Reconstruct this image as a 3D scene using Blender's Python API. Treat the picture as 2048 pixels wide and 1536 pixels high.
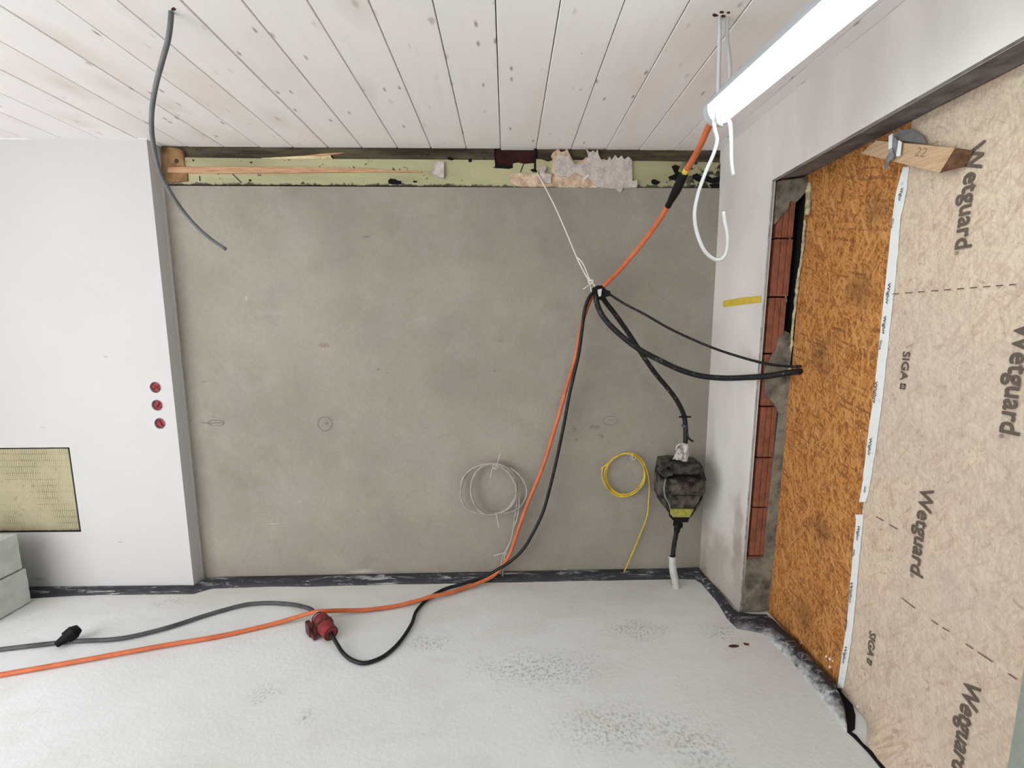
import bpy, bmesh, math, random
from mathutils import Vector, Matrix, noise as mnoise

for o in list(bpy.data.objects):
    bpy.data.objects.remove(o)
scene = bpy.context.scene
COL = scene.collection
random.seed(7)

# ------------------------------------------------------------------ camera
F, YAW, PITCH, ROLL, CH = 879.12, 0.011137, -0.131760, -0.003781, 1.47366
_f = Vector((math.sin(YAW)*math.cos(PITCH), math.cos(YAW)*math.cos(PITCH), math.sin(PITCH)))
_r = Vector((math.cos(YAW), -math.sin(YAW), 0))
_u = _r.cross(_f)
RGT = _r*math.cos(ROLL) + _u*math.sin(ROLL)
UPV = _u*math.cos(ROLL) - _r*math.sin(ROLL)
EYE = Vector((0, 0, CH))
cam_d = bpy.data.cameras.new('camera')
cam_d.sensor_fit = 'HORIZONTAL'; cam_d.sensor_width = 36; cam_d.lens = F/2048*36
cam_d.clip_start = 0.02
cam = bpy.data.objects.new('camera', cam_d); COL.objects.link(cam)
m = Matrix((RGT, UPV, -_f)).transposed().to_4x4(); m.translation = EYE
cam.matrix_world = m
scene.camera = cam

# ------------------------------------------------------------------ world, exposure
world = bpy.data.worlds.new('overcast_sky'); scene.world = world; world.use_nodes = True
bg = world.node_tree.nodes['Background']
bg.inputs[0].default_value = (0.955, 0.98, 1.0, 1); bg.inputs[1].default_value = 4.4
vs = scene.view_settings
vs.view_transform = 'Standard'; vs.look = 'None'; vs.gamma = 1.0; vs.use_curve_mapping = False
vs.exposure = 0.24
TUBE_STRENGTH = 14.0

# ------------------------------------------------------------------ measuring helpers (surveyed points -> places in the room)
def ray(px, py):
    return _f + RGT*((px-1024)/F) - UPV*((py-768)/F)
def onX(px, py, X): d = ray(px, py); return EYE + d*(X/d.x)
def onY(px, py, Y): d = ray(px, py); return EYE + d*(Y/d.y)
def onZ(px, py, Z=0.0): d = ray(px, py); return EYE + d*((Z-CH)/d.z)
def YB(x): return 2.4245 + (x+1.78)*0.0163         # face of the back wall
def onB(px, py, off=0.0):
    d = ray(px, py)
    t = (2.4245 + 1.78*0.0163 - off)/(d.y - 0.0163*d.x)
    return EYE + d*t

# ------------------------------------------------------------------ material helpers
def lin(c):
    return tuple(((v/255)/12.92 if v/255 <= 0.04045 else ((v/255+0.055)/1.055)**2.4) for v in c)
def rgba(c): return (*lin(c), 1)

class Mat:
    def __init__(s, name, color=(128, 128, 128), rough=0.8, metal=0.0, spec=0.3):
        s.m = bpy.data.materials.new(name); s.m.use_nodes = True
        s.nt = s.m.node_tree; s.b = s.nt.nodes['Principled BSDF']
        s.b.inputs['Base Color'].default_value = rgba(color)
        s.b.inputs['Roughness'].default_value = rough
        s.b.inputs['Metallic'].default_value = metal
        s.b.inputs['Specular IOR Level'].default_value = spec
        g = s.nt.nodes.new('ShaderNodeNewGeometry'); s.pos = g.outputs['Position']; s.warps = {}
    def n(s, t, **kw):
        nd = s.nt.nodes.new(t)
        for k, v in kw.items(): setattr(nd, k, v)
        return nd
    def put(s, sock, v):
        if hasattr(v, 'is_linked') or isinstance(v, bpy.types.NodeSocket): s.nt.links.new(v, sock)
        else: sock.default_value = v
    def objco(s): return s.n('ShaderNodeTexCoord').outputs['Object']
    def rnd(s): return s.n('ShaderNodeObjectInfo').outputs['Random']
    def map(s, vec, scale=(1, 1, 1), rot=(0, 0, 0), loc=(0, 0, 0)):
        nd = s.n('ShaderNodeMapping'); s.put(nd.inputs[0], vec)
        nd.inputs['Scale'].default_value = scale; nd.inputs['Rotation'].default_value = rot
        s.put(nd.inputs['Location'], loc)
        return nd.outputs[0]
    def noise(s, scale, detail=3, rough=0.55, vec=None, dist=0.0):
        nd = s.n('ShaderNodeTexNoise'); s.put(nd.inputs['Vector'], vec or s.pos)
        nd.inputs['Scale'].default_value = scale; nd.inputs['Detail'].default_value = detail
        nd.inputs['Roughness'].default_value = rough; nd.inputs['Distortion'].default_value = dist
        return nd.outputs[0]
    def voro(s, scale, vec=None, out='Color', feat='F1'):
        nd = s.n('ShaderNodeTexVoronoi', feature=feat, voronoi_dimensions='2D'); s.put(nd.inputs['Vector'], vec or s.pos)
        nd.inputs['Scale'].default_value = scale
        return nd.outputs[out]
    def rng(s, v, a, b, c=0.0, d=1.0):
        nd = s.n('ShaderNodeMapRange'); s.put(nd.inputs[0], v)
        for i, x in enumerate((a, b, c, d)): nd.inputs[1+i].default_value = x
        return nd.outputs[0]
    def math(s, op, a, b=0.0):
        nd = s.n('ShaderNodeMath', operation=op); s.put(nd.inputs[0], a); s.put(nd.inputs[1], b)
        return nd.outputs[0]
    def mix(s, f, a, b, mode='MIX'):
        nd = s.n('ShaderNodeMix', data_type='RGBA', blend_type=mode)
        s.put(nd.inputs[0], f)
        s.put(nd.inputs[6], rgba(a) if isinstance(a, tuple) else a)
        s.put(nd.inputs[7], rgba(b) if isinstance(b, tuple) else b)
        return nd.outputs[2]
    def xyz(s, v):
        nd = s.n('ShaderNodeSeparateXYZ'); s.put(nd.inputs[0], v); return nd.outputs
    def spot(s, c, r, soft=0.5, stretch=(1, 1, 1), warp=0.0):
        """soft round stain around a point of the surface"""
        v = s.pos
        if warp:
            if warp not in s.warps:
                nn = s.n('ShaderNodeTexNoise'); s.put(nn.inputs['Vector'], s.pos); nn.inputs['Scale'].default_value = 14
                nn.inputs['Detail'].default_value = 4
                vm = s.n('ShaderNodeVectorMath', operation='MULTIPLY_ADD'); s.put(vm.inputs[0], nn.outputs[1])
                vm.inputs[1].default_value = (warp,)*3; s.put(vm.inputs[2], s.pos); s.warps[warp] = vm.outputs[0]
            v = s.warps[warp]
            c = tuple(x+warp*0.5 for x in c)
        sub = s.n('ShaderNodeVectorMath', operation='SUBTRACT'); s.put(sub.inputs[0], v); sub.inputs[1].default_value = c
        mul = s.n('ShaderNodeVectorMath', operation='MULTIPLY'); s.put(mul.inputs[0], sub.outputs[0]); mul.inputs[1].default_value = stretch
        ln = s.n('ShaderNodeVectorMath', operation='LENGTH'); s.put(ln.inputs[0], mul.outputs[0])
        return s.rng(ln.outputs['Value'], r, r*soft, 0, 1)
    def base(s, c): s.put(s.b.inputs['Base Color'], c)
    def bump(s, h, strength=0.3, dist=0.01):
        nd = s.n('ShaderNodeBump'); nd.inputs['Strength'].default_value = strength; nd.inputs['Distance'].default_value = dist
        s.put(nd.inputs['Height'], h); s.put(s.b.inputs['Normal'], nd.outputs[0])

# ------------------------------------------------------------------ mesh helpers
WLOC = {}
def link(name, me, mat, parent=None, smooth=False):
    vs_ = [v.co.copy() for v in me.vertices]
    lo = Vector([min(v[i] for v in vs_) for i in range(3)]); hi = Vector([max(v[i] for v in vs_) for i in range(3)])
    loc = Vector(((lo.x+hi.x)/2, (lo.y+hi.y)/2, lo.z))
    for v in me.vertices: v.co -= loc
    o = bpy.data.objects.new(name, me); COL.objects.link(o)
    o.location = loc; WLOC[o] = loc
    if mat: me.materials.append(mat.m)
    if smooth:
        for p in me.polygons: p.use_smooth = True
    if parent:
        o.parent = parent; o.matrix_parent_inverse = Matrix.Translation(-WLOC[parent])
    return o
def from_bm(name, bm, mat, parent=None, smooth=False, normals=True):
    if normals: bmesh.ops.recalc_face_normals(bm, faces=bm.faces)
    me = bpy.data.meshes.new(name); bm.to_mesh(me); bm.free()
    return link(name, me, mat, parent, smooth)
def from_py(name, V, Fc, mat, parent=None, smooth=False):
    bm = bmesh.new(); vv = [bm.verts.new(v) for v in V]
    for f in Fc: bm.faces.new([vv[i] for i in f])
    return from_bm(name, bm, mat, parent, smooth)
def tag(o, label, cat, group=None):
    o['label'] = label; o['category'] = cat
    if group: o['group'] = group
    return o
def thing(name, label, cat, loc, group=None):
    o = bpy.data.objects.new(name, None); COL.objects.link(o)
    o.location = loc; WLOC[o] = Vector(loc); o.empty_display_size = 0.05
    return tag(o, label, cat, group)
def struct(o, label=None):
    o['kind'] = 'structure'
    if label: o['label'] = label
    return o
def box_bm(bm, lo, hi, bev=0.0):
    r = bmesh.ops.create_cube(bm, size=1)['verts']
    c = (Vector(lo)+Vector(hi))/2; s_ = Vector(hi)-Vector(lo)
    for v in r: v.co = Vector((v.co.x*s_.x, v.co.y*s_.y, v.co.z*s_.z)) + c
    if bev:
        es = list({e for v in r for e in v.link_edges})
        bmesh.ops.bevel(bm, geom=es, offset=bev, segments=2, affect='EDGES', profile=0.5)
    return bm
def box(name, lo, hi, mat, parent=None, bev=0.0):
    return from_bm(name, box_bm(bmesh.new(), lo, hi, bev), mat, parent)
def prism(name, front, ext, mat, parent=None, bev=0.0, rough=0.0):
    """solid from a polygon outline (3-D points) and an extrusion vector"""
    bm = bmesh.new(); e = Vector(ext)
    a = [bm.verts.new(Vector(p)) for p in front]; b = [bm.verts.new(Vector(p)+e) for p in front]
    n = len(a)
    fa = bm.faces.new(a); fb = bm.faces.new(b[::-1])
    for i in range(n): bm.faces.new([a[i], b[i], b[(i+1) % n], a[(i+1) % n]])
    if bev: bmesh.ops.bevel(bm, geom=list(fa.edges), offset=bev, segments=2, affect='EDGES')
    bm.normal_update()
    bmesh.ops.triangulate(bm, faces=[f for f in bm.faces if len(f.verts) > 4], ngon_method='EAR_CLIP')
    return from_bm(name, bm, mat, parent)
def catmull(P, step=0.012):
    P = [Vector(p) for p in P]
    Q = [P[0]*2-P[1]] + P + [P[-1]*2-P[-2]]
    out = []
    for i in range(1, len(Q)-2):
        p0, p1, p2, p3 = Q[i-1:i+3]
        k = max(2, int((p2-p1).length/step))
        for j in range(k):
            t = j/k
            out.append(0.5*((2*p1)+(p2-p0)*t+(2*p0-5*p1+4*p2-p3)*t*t+(3*p1-p0-3*p2+p3)*t**3))
    out.append(P[-1]); return out
def sweep(bm, path, rad, sides=10, cap=True):
    n = len(path); tg = [(path[min(i+1, n-1)]-path[max(i-1, 0)]).normalized() for i in range(n)]
    nv = tg[0].orthogonal().normalized(); rings = []
    for i in range(n):
        nv = (nv - tg[i]*nv.dot(tg[i])).normalized(); bv = tg[i].cross(nv)
        r = rad(i/(n-1)) if callable(rad) else rad
        rings.append([bm.verts.new(path[i] + (nv*math.cos(a)+bv*math.sin(a))*r) for a in [2*math.pi*k/sides for k in range(sides)]])
    for A, B in zip(rings, rings[1:]):
        for k in range(sides): bm.faces.new([A[k], A[(k+1) % sides], B[(k+1) % sides], B[k]])
    if cap: bm.faces.new(rings[0][::-1]); bm.faces.new(rings[-1])
def tube(name, P, rad, mat, parent=None, sides=10, step=0.012, raw=False):
    bm = bmesh.new(); sweep(bm, P if raw else catmull(P, step), rad, sides)
    return from_bm(name, bm, mat, parent, smooth=True)
def lathe(name, A, B, prof, mat, parent=None, sides=28, smooth=True):
    """profile of (t along A->B in metres, radius)"""
    ax = (Vector(B)-Vector(A)).normalized(); nv = ax.orthogonal().normalized(); bv = ax.cross(nv)
    bm = bmesh.new(); R_ = []
    for t, r in prof:
        R_.append([bm.verts.new(Vector(A)+ax*t+(nv*math.cos(a)+bv*math.sin(a))*max(r, 1e-4)) for a in [2*math.pi*k/sides for k in range(sides)]])
    for a, b in zip(R_, R_[1:]):
        for k in range(sides): bm.faces.new([a[k], a[(k+1) % sides], b[(k+1) % sides], b[k]])
    bm.faces.new(R_[0][::-1]); bm.faces.new(R_[-1])
    o = from_bm(name, bm, mat, parent)
    if smooth:
        for p in o.data.polygons: p.use_smooth = len(p.vertices) == 4
        o.data.set_sharp_from_angle(angle=math.radians(40))
    return o
def grid(name, fn, nu, nv, mat, parent=None, thick=None, smooth=True):
    """surface fn(u,v) -> point, u,v in 0..1, optionally thickened by a vector"""
    bm = bmesh.new()
    A = [[bm.verts.new(fn(i/nu, j/nv)) for j in range(nv+1)] for i in range(nu+1)]
    for i in range(nu):
        for j in range(nv): bm.faces.new([A[i][j], A[i+1][j], A[i+1][j+1], A[i][j+1]])
    if thick:
        t = Vector(thick)
        B = [[bm.verts.new(A[i][j].co+t) for j in range(nv+1)] for i in range(nu+1)]
        for i in range(nu):
            for j in range(nv): bm.faces.new([B[i][j], B[i][j+1], B[i+1][j+1], B[i+1][j]])
        for i in range(nu):
            for j in (0, nv): bm.faces.new([A[i][j], B[i][j], B[i+1][j], A[i+1][j]])
        for j in range(nv):
            for i in (0, nu): bm.faces.new([A[i][j], A[i][j+1], B[i][j+1], B[i][j]])
    o = from_bm(name, bm, mat, parent)
    if smooth:
        for p in o.data.polygons: p.use_smooth = True
        o.data.set_sharp_from_angle(angle=math.radians(40))
    return o
def nz(x, y, z, s=1.0): return mnoise.noise(Vector((x*s, y*s, z*s)))
def text_mesh(body, bold=0.0):
    cu = bpy.data.curves.new('lettering', 'FONT'); cu.body = body; cu.resolution_u = 3
    o = bpy.data.objects.new('lettering', cu); COL.objects.link(o)
    dg = bpy.context.evaluated_depsgraph_get(); dg.update()
    me = bpy.data.meshes.new_from_object(o.evaluated_get(dg))
    bpy.data.objects.remove(o); bpy.data.curves.remove(cu)
    if bold > 0:                                   # heavier strokes: the outline laid down several times, slightly shifted
        bm = bmesh.new()
        for k, (dx, dy) in enumerate(((0, 0), (bold, 0), (-bold, 0), (0, bold), (0, -bold), (bold*0.7, bold*0.7), (-bold*0.7, -bold*0.7))):
            n0 = len(bm.verts); bm.from_mesh(me); bm.verts.ensure_lookup_table()
            for v in bm.verts[n0:]: v.co += Vector((dx, dy, k*0.002))
        bm.to_mesh(me); bm.free()
    return me
def lettering(body, origin, xdir, ydir, length, mat, parent, bold=0.0, cap=None, name='printed_lettering'):
    """flat print: text laid in the plane (xdir, ydir), scaled to the given length"""
    me = text_mesh(body, bold)
    x0 = min(v.co.x for v in me.vertices); x1 = max(v.co.x for v in me.vertices)
    k = length/(x1-x0); ky = (cap/0.70) if cap else k
    X, Y, O = Vector(xdir), Vector(ydir), Vector(origin); N = X.cross(Y).normalized()
    for v in me.vertices: v.co = O + X*((v.co.x-x0)*k) + Y*(v.co.y*ky) + N*(v.co.z*0.01)
    return link(name, me, mat, parent)

# ------------------------------------------------------------------ materials
m_white = Mat('white_wall_paint', (240, 238, 236), 0.9)
n1 = m_white.noise(9, 4, 0.6)
c = m_white.mix(m_white.rng(m_white.noise(2.3, 3), 0.4, 0.7, 0, 0.35), (202, 200, 199), (195, 192, 190))
for px, py, r, st in ((345, 1171, 0.02, (1, 1, 3)), (80, 1158, 0.03, (0.8, 1, 2.5)), (240, 1084, 0.012, (0.7, 1, 2)), (212, 714, 0.012, (0.7, 1, 2)), (85, 855, 0.012, (0.4, 1, 4))):
    p = onY(px, py, 2.345)
    c = m_white.mix(m_white.math('MULTIPLY', m_white.spot(tuple(p), r, 0.2, st, 0.03), 0.45), c, (120, 115, 108))
m_white.base(c); m_white.bump(m_white.noise(160, 3), 0.12, 0.002)

m_render = Mat('grey_cement_render', (150, 143, 133), 0.9)
M_ = m_render
c = M_.mix(M_.rng(M_.noise(1.6, 4, 0.55), 0.36, 0.66), (146, 139, 129), (160, 153, 142))
c = M_.mix(M_.rng(M_.noise(3.2, 3, 0.5, M_.map(M_.pos, loc=(3, 1, 5))), 0.50, 0.70, 0, 0.35), c, (152, 151, 144))
c = M_.mix(M_.rng(M_.noise(5.5, 3, 0.5, M_.map(M_.pos, loc=(7, 1, 2))), 0.54, 0.74, 0, 0.4), c, (168, 161, 150))
c = M_.mix(M_.rng(M_.noise(4.0, 4, 0.6, M_.map(M_.pos, (1, 1, 1), loc=(1, 9, 4))), 0.56, 0.78, 0, 0.45), c, (130, 118, 107))
c = M_.mix(M_.rng(M_.noise(55, 3, 0.6), 0.4, 0.7, 0, 0.12), c, (90, 85, 78))
fine = M_.noise(120, 2)
for px, py, r, st, col, al in (
        (648, 690, 0.040, (0.9, 1, 2.2), (120, 78, 62), 0.9), (735, 473, 0.022, (0.7, 1, 3), (92, 80, 70), 0.9),
        (757, 738, 0.016, (1, 1, 1.4), (92, 82, 72), 0.9), (775, 745, 0.014, (1, 1, 2.4), (95, 84, 74), 0.8),
        (1002, 680, 0.030, (1, 1, 2.2), (120, 92, 76), 0.8), (992, 740, 0.016, (0.8, 1, 1.4), (96, 84, 76), 0.7),
        (1148, 858, 0.026, (1.5, 1, 1), (100, 82, 70), 0.9), (1190, 855, 0.032, (0.8, 1, 2), (98, 80, 68), 0.9),
        (1203, 872, 0.022, (1.2, 1, 1), (98, 80, 68), 0.9), (415, 762, 0.04, (0.6, 1, 9), (120, 72, 60), 0.8),
        (441, 552, 0.007, (1, 1, 1), (80, 70, 62), 0.9), (382, 820, 0.008, (1, 1, 1), (80, 70, 62), 0.9),
        (383, 841, 0.008, (1, 1, 1), (80, 70, 62), 0.9), (850, 856, 0.014, (0.7, 1, 2.5), (98, 88, 80), 0.8),
        (1152, 880, 0.013, (1, 1, 1), (96, 80, 70), 0.8)):
    p = onB(px, py)
    s = M_.math('MULTIPLY', M_.spot(tuple(p), r, 0.1, st, 0.035), M_.rng(fine, 0.42, 0.58, 0, al))
    c = M_.mix(s, c, col)
for px, py, r, st in ((493, 597, 0.014, (1.8, 1, 0.9)), (545, 1048, 0.03, (0.5, 1, 6)), (595, 465, 0.16, (1, 1, 0.8)), (725, 1143, 0.05, (0.5, 1, 3)), (1130, 1140, 0.02, (1, 1, 2)),
                      (600, 1003, 0.02, (1, 1, 4)), (540, 625, 0.1, (1, 1, 5))):
    p = onB(px, py)
    c = M_.mix(M_.math('MULTIPLY', M_.spot(tuple(p), r, 0.2, st, 0.02), 0.38 if r < 0.1 else 0.09), c, (215, 210, 203))
M_.base(c); M_.bump(M_.math('ADD', M_.noise(30, 4), M_.math('MULTIPLY', M_.noise(190, 2), 0.5)), 0.16, 0.004)

m_stub = Mat('pale_finish_plaster', (205, 200, 193), 0.9)
M_ = m_stub
c = M_.mix(M_.rng(M_.noise(2.2, 3, 0.5, M_.map(M_.pos, (2, 2, 0.7))), 0.35, 0.68), (206, 200, 194), (222, 217, 211))
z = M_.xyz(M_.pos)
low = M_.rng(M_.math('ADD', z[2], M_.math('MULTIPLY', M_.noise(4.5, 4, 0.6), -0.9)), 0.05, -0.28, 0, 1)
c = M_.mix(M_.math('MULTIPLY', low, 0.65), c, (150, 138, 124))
for px, py, st, r in ((1472, 1060, (1, 1.2, 0.24), 0.055), (1470, 1120, (1, 1, 0.3), 0.05), (1412, 1150, (1, 1, 0.6), 0.06)):
    c = M_.mix(M_.math('MULTIPLY', M_.spot(tuple(onX(px, py, 1.175)), r, 0.6, st, 0.08), 0.55), c, (152, 138, 124))
M_.base(c); M_.bump(M_.noise(45, 4), 0.12, 0.003)

m_floor = Mat('pale_levelling_screed', (206, 208, 206), 0.72, spec=0.35)
M_ = m_floor
c = M_.mix(M_.rng(M_.noise(1.1, 4, 0.5), 0.35, 0.68), (218, 220, 219), (230, 233, 234))
c = M_.mix(M_.rng(M_.noise(2.6, 5, 0.6, M_.map(M_.pos, (1, 2.2, 1), loc=(4, 2, 0)), 0.6), 0.52, 0.74, 0, 0.4), c, (208, 203, 193))
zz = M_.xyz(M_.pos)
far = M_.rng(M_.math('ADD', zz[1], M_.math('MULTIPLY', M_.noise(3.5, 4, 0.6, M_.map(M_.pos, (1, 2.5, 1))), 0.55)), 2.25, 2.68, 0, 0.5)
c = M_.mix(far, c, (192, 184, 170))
fine = M_.noise(75, 3, 0.6)
for px, py, r, st in ((1080, 1335, 0.22, (0.6, 1.6, 1)), (1230, 1455, 0.20, (0.7, 1.5, 1)), (860, 1285, 0.10, (0.7, 1.5, 1)), (1275, 1258, 0.13, (0.7, 1.4, 1)), (1400, 1490, 0.15, (1, 1, 1)), (530, 1385, 0.08, (1, 1, 1)), (615, 1432, 0.06, (1, 1, 1)), (340, 1205, 0.09, (0.7, 1.5, 1)), (1440, 1265, 0.10, (0.8, 1.4, 1))):
    s = M_.math('MULTIPLY', M_.spot(tuple(onZ(px, py)), r, 0.1, st, 0.12), M_.rng(fine, 0.47, 0.66, 0, 0.62))
    c = M_.mix(s, c, (120, 118, 112))
c = M_.mix(M_.rng(M_.noise(120, 2), 0.68, 0.76, 0, 0.22), c, (110, 108, 102))
M_.base(c)
M_.bump(M_.math('ADD', M_.math('MULTIPLY', M_.noise(7, 4, 0.55), 1.6), M_.noise(60, 4)), 0.18, 0.008)

m_plank = Mat('whitewashed_spruce', (214, 206, 200), 0.65)
M_ = m_plank
r = M_.rnd()
off = M_.n('ShaderNodeCombineXYZ'); M_.put(off.inputs[0], M_.math('MULTIPLY', r, 37.0)); M_.put(off.inputs[1], M_.math('MULTIPLY', r, 91.0))
vec = M_.map(M_.pos, loc=off.outputs[0])
grain = M_.noise(9, 4, 0.6, M_.map(vec, (5, 0.45, 1)), 0.6)
c = M_.mix(M_.rng(grain, 0.45, 0.75, 0, 0.16), (246, 240, 238), (230, 218, 208))
c = M_.mix(M_.rng(M_.noise(1.7, 3, 0.5, M_.map(vec, (1.5, 0.8, 1))), 0.54, 0.76, 0, 0.40), c, (226, 208, 190))
kd = M_.voro(4.2, M_.map(vec, (1.0, 0.55, 0.0)), 'Distance')
kc = M_.xyz(M_.voro(4.2, M_.map(vec, (1.0, 0.55, 0.0)), 'Color'))
kn = M_.math('MULTIPLY', M_.noise(45, 3), 0.09)
knot = M_.math('MULTIPLY', M_.rng(M_.math('ADD', M_.math('ADD', kd, kn), M_.math('MULTIPLY', kc[2], 0.05)), 0.105, 0.065, 0, 1), M_.rng(kc[0], 0.35, 0.9, 0.25, 0.85))
c = M_.mix(knot, c, (132, 116, 104))
kd2 = M_.voro(13, M_.map(vec, (1.3, 0.5, 0.0)), 'Distance')
kc2 = M_.xyz(M_.voro(13, M_.map(vec, (1.3, 0.5, 0.0)), 'Color'))
knot2 = M_.math('MULTIPLY', M_.rng(M_.math('ADD', kd2, kn), 0.17, 0.08, 0, 1), M_.math('MULTIPLY', M_.rng(kc2[0], 0.72, 0.76, 0, 0.8), M_.rng(r, 0.45, 0.6, 0.25, 1)))
c = M_.mix(knot2, c, (140, 124, 112))
halo = M_.math('MULTIPLY', M_.rng(kd, 0.34, 0.02, 0, 0.28), M_.rng(kc[1], 0.72, 0.8, 0, 1))
c = M_.mix(halo, c, (204, 184, 166))
M_.base(c); M_.bump(grain, 0.05, 0.002)

def osb_layers(M_, base, cols, amt):
    """chips of compressed wood: stretched cells lying in several directions"""
    c = base; h = None
    for i, (ang, sx, sy, sc) in enumerate(((0.5, 1, 6, 20), (1.9, 1, 5, 30), (-0.35, 1, 7, 17), (1.25, 1, 7, 26), (0.0, 1, 5, 38), (2.6, 1, 6, 28), (0.2, 1, 8, 18), (0.9, 1, 5, 44))):
        v = M_.map(M_.map(M_.pos, rot=(ang, 0, 0), loc=(0, i*1.7, i*5.3)), (0.02, sy, sx))
        n2 = M_.n('ShaderNodeTexNoise'); M_.put(n2.inputs['Vector'], M_.pos); n2.inputs['Scale'].default_value = 20
        va = M_.n('ShaderNodeVectorMath', operation='MULTIPLY_ADD'); M_.put(va.inputs[0], n2.outputs[1]); va.inputs[1].default_value = (0, 0.05, 0.03); M_.put(va.inputs[2], v)
        cell = M_.n('ShaderNodeTexVoronoi', feature='F1'); M_.put(cell.inputs['Vector'], va.outputs[0]); cell.inputs['Scale'].default_value = sc
        x = M_.xyz(cell.outputs['Color'])
        on = M_.math('MULTIPLY', M_.rng(x[0], 0.60, 0.62, 0, 1), M_.rng(x[1], 0, 1, 0.4*amt, amt))
        c = M_.mix(on, c, cols[i % len(cols)])
        hh = M_.math('MULTIPLY', on, x[2]); h = hh if h is None else M_.math('ADD', h, hh)
    return c, h
m_osb = Mat('bare_chipboard', (170, 112, 58), 0.7)
M_ = m_osb
c, h = osb_layers(M_, M_.mix(M_.noise(8, 3), (172, 114, 60), (194, 134, 76)), [(206, 142, 78), (140, 84, 38), (214, 158, 96), (172, 110, 54), (122, 72, 34), (198, 136, 74)], 0.9)
def long_strands(M_, c, col, ang, sc, thr, amt, off):
    v = M_.map(M_.map(M_.pos, rot=(ang, 0, 0), loc=(0, off, off*2)), (0.02, 7.5, 1))
    cell = M_.n('ShaderNodeTexVoronoi', feature='F1'); M_.put(cell.inputs['Vector'], v); cell.inputs['Scale'].default_value = sc
    x = M_.xyz(cell.outputs['Color'])
    return M_.mix(M_.math('MULTIPLY', M_.rng(x[0], thr, thr+0.01, 0, amt), M_.rng(x[2], 0, 1, 0.4, 1)), c, col)
for k_, (a_, col_) in enumerate(((0.45, (214, 160, 100)), (-0.5, (206, 148, 86)), (1.3, (120, 74, 40)), (0.05, (210, 152, 90)), (2.3, (196, 136, 76)))):
    c = long_strands(M_, c, col_, a_, 10+k_, 0.88, 0.75, 1.3*k_)
c = M_.mix(M_.rng(M_.noise(110, 4, 0.7, M_.map(M_.pos, (1, 1.6, 1))), 0.52, 0.68, 0, 0.6), c, (88, 54, 30))
for px, py, r, st in ((1720, 580, 0.10, (1, 1, 1)), (1640, 710, 0.10, (1, 1, 0.8)), (1640, 1060, 0.09, (1, 1, 1)), (1610, 1235, 0.11, (1, 1.2, 0.9)), (1750, 425, 0.08, (1, 1, 1))):
    c = M_.mix(M_.math('MULTIPLY', M_.spot(tuple(onX(px, py, 1.345)), r, 0.1, st, 0.10), 0.5), c, (78, 56, 40))
M_.base(c); M_.bump(h, 0.28, 0.004)
m_memb = Mat('translucent_fleece_over_chipboard', (206, 188, 168), 0.62)
M_ = m_memb
c, h = osb_layers(M_, M_.mix(M_.noise(5, 3), (198, 178, 160), (212, 196, 176)), [(220, 203, 180), (188, 164, 146), (222, 206, 180), (200, 178, 160), (178, 150, 132), (214, 196, 170)], 0.5)
for k_, (a_, col_) in enumerate(((0.45, (224, 208, 180)), (-0.5, (172, 140, 118)), (1.3, (222, 204, 172)), (2.4, (176, 146, 124)))):
    c = long_strands(M_, c, col_, a_, 11+k_, 0.90, 0.36, 2.3*k_+4)
c = M_.mix(M_.rng(M_.noise(17, 5, 0.65, None, 0.7), 0.55, 0.72, 0, 0.5), c, (146, 116, 98))
c = M_.mix(M_.rng(M_.noise(30, 4, 0.65, M_.map(M_.pos, loc=(4, 4, 4)), 0.5), 0.60, 0.72, 0, 0.6), c, (140, 98, 68))
c = M_.mix(M_.rng(M_.noise(2.0, 3, 0.5, M_.map(M_.pos, loc=(2, 8, 1))), 0.42, 0.66, 0, 0.30), c, (190, 176, 172))
M_.base(c); M_.bump(M_.math('ADD', M_.math('MULTIPLY', h, 0.25), M_.noise(22, 4)), 0.22, 0.005)

def simple(name, col, rough=0.7, col2=None, scale=30, lo=0.4, hi=0.65, bump=0.0, metal=0.0, spec=0.3, detail=4, bscale=None, obj=False):
    M_ = Mat(name, col, rough, metal, spec)
    vec = M_.objco() if obj else None
    if col2: M_.base(M_.mix(M_.rng(M_.noise(scale, detail, 0.6, vec), lo, hi), col, col2))
    if bump: M_.bump(M_.noise(bscale or scale, detail, 0.6, vec), bump, 0.004)
    return M_
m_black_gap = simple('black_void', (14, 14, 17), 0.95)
m_edge = simple('galvanised_edge_bead', (178, 180, 184), 0.5, (130, 132, 138), 25, metal=0.3)
m_brick = simple('terracotta_brick', (146, 90, 68), 0.9, (122, 76, 60), 22, bump=0.2, bscale=140)
m_mortar = simple('grey_mortar', (138, 132, 120), 0.95, (88, 83, 76), 14, bump=0.9, bscale=45)
m_pier = simple('green_grey_render', (142, 147, 138), 0.9, (132, 137, 128), 40, bump=0.4, bscale=60)
m_soffit = simple('rough_concrete_soffit', (136, 132, 132), 0.95, (98, 92, 90), 12, bump=0.4, bscale=60)
m_foam = simple('cured_foam', (196, 184, 146), 0.85, (140, 130, 112), 30, bump=0.5, bscale=80)
m_strip = Mat('scuffed_black_edge_strip', (44, 44, 50), 0.55)
M_ = m_strip
c = M_.mix(M_.noise(8, 3), (34, 34, 40), (66, 64, 70))
xx = M_.xyz(M_.pos)
wht = M_.rng(M_.noise(26, 6, 0.75, M_.map(M_.pos, (0.22, 1.1, 2.2)), 0.8), 0.54, 0.66, 0, 0.8)
c = M_.mix(wht, c, (196, 198, 200))
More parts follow.
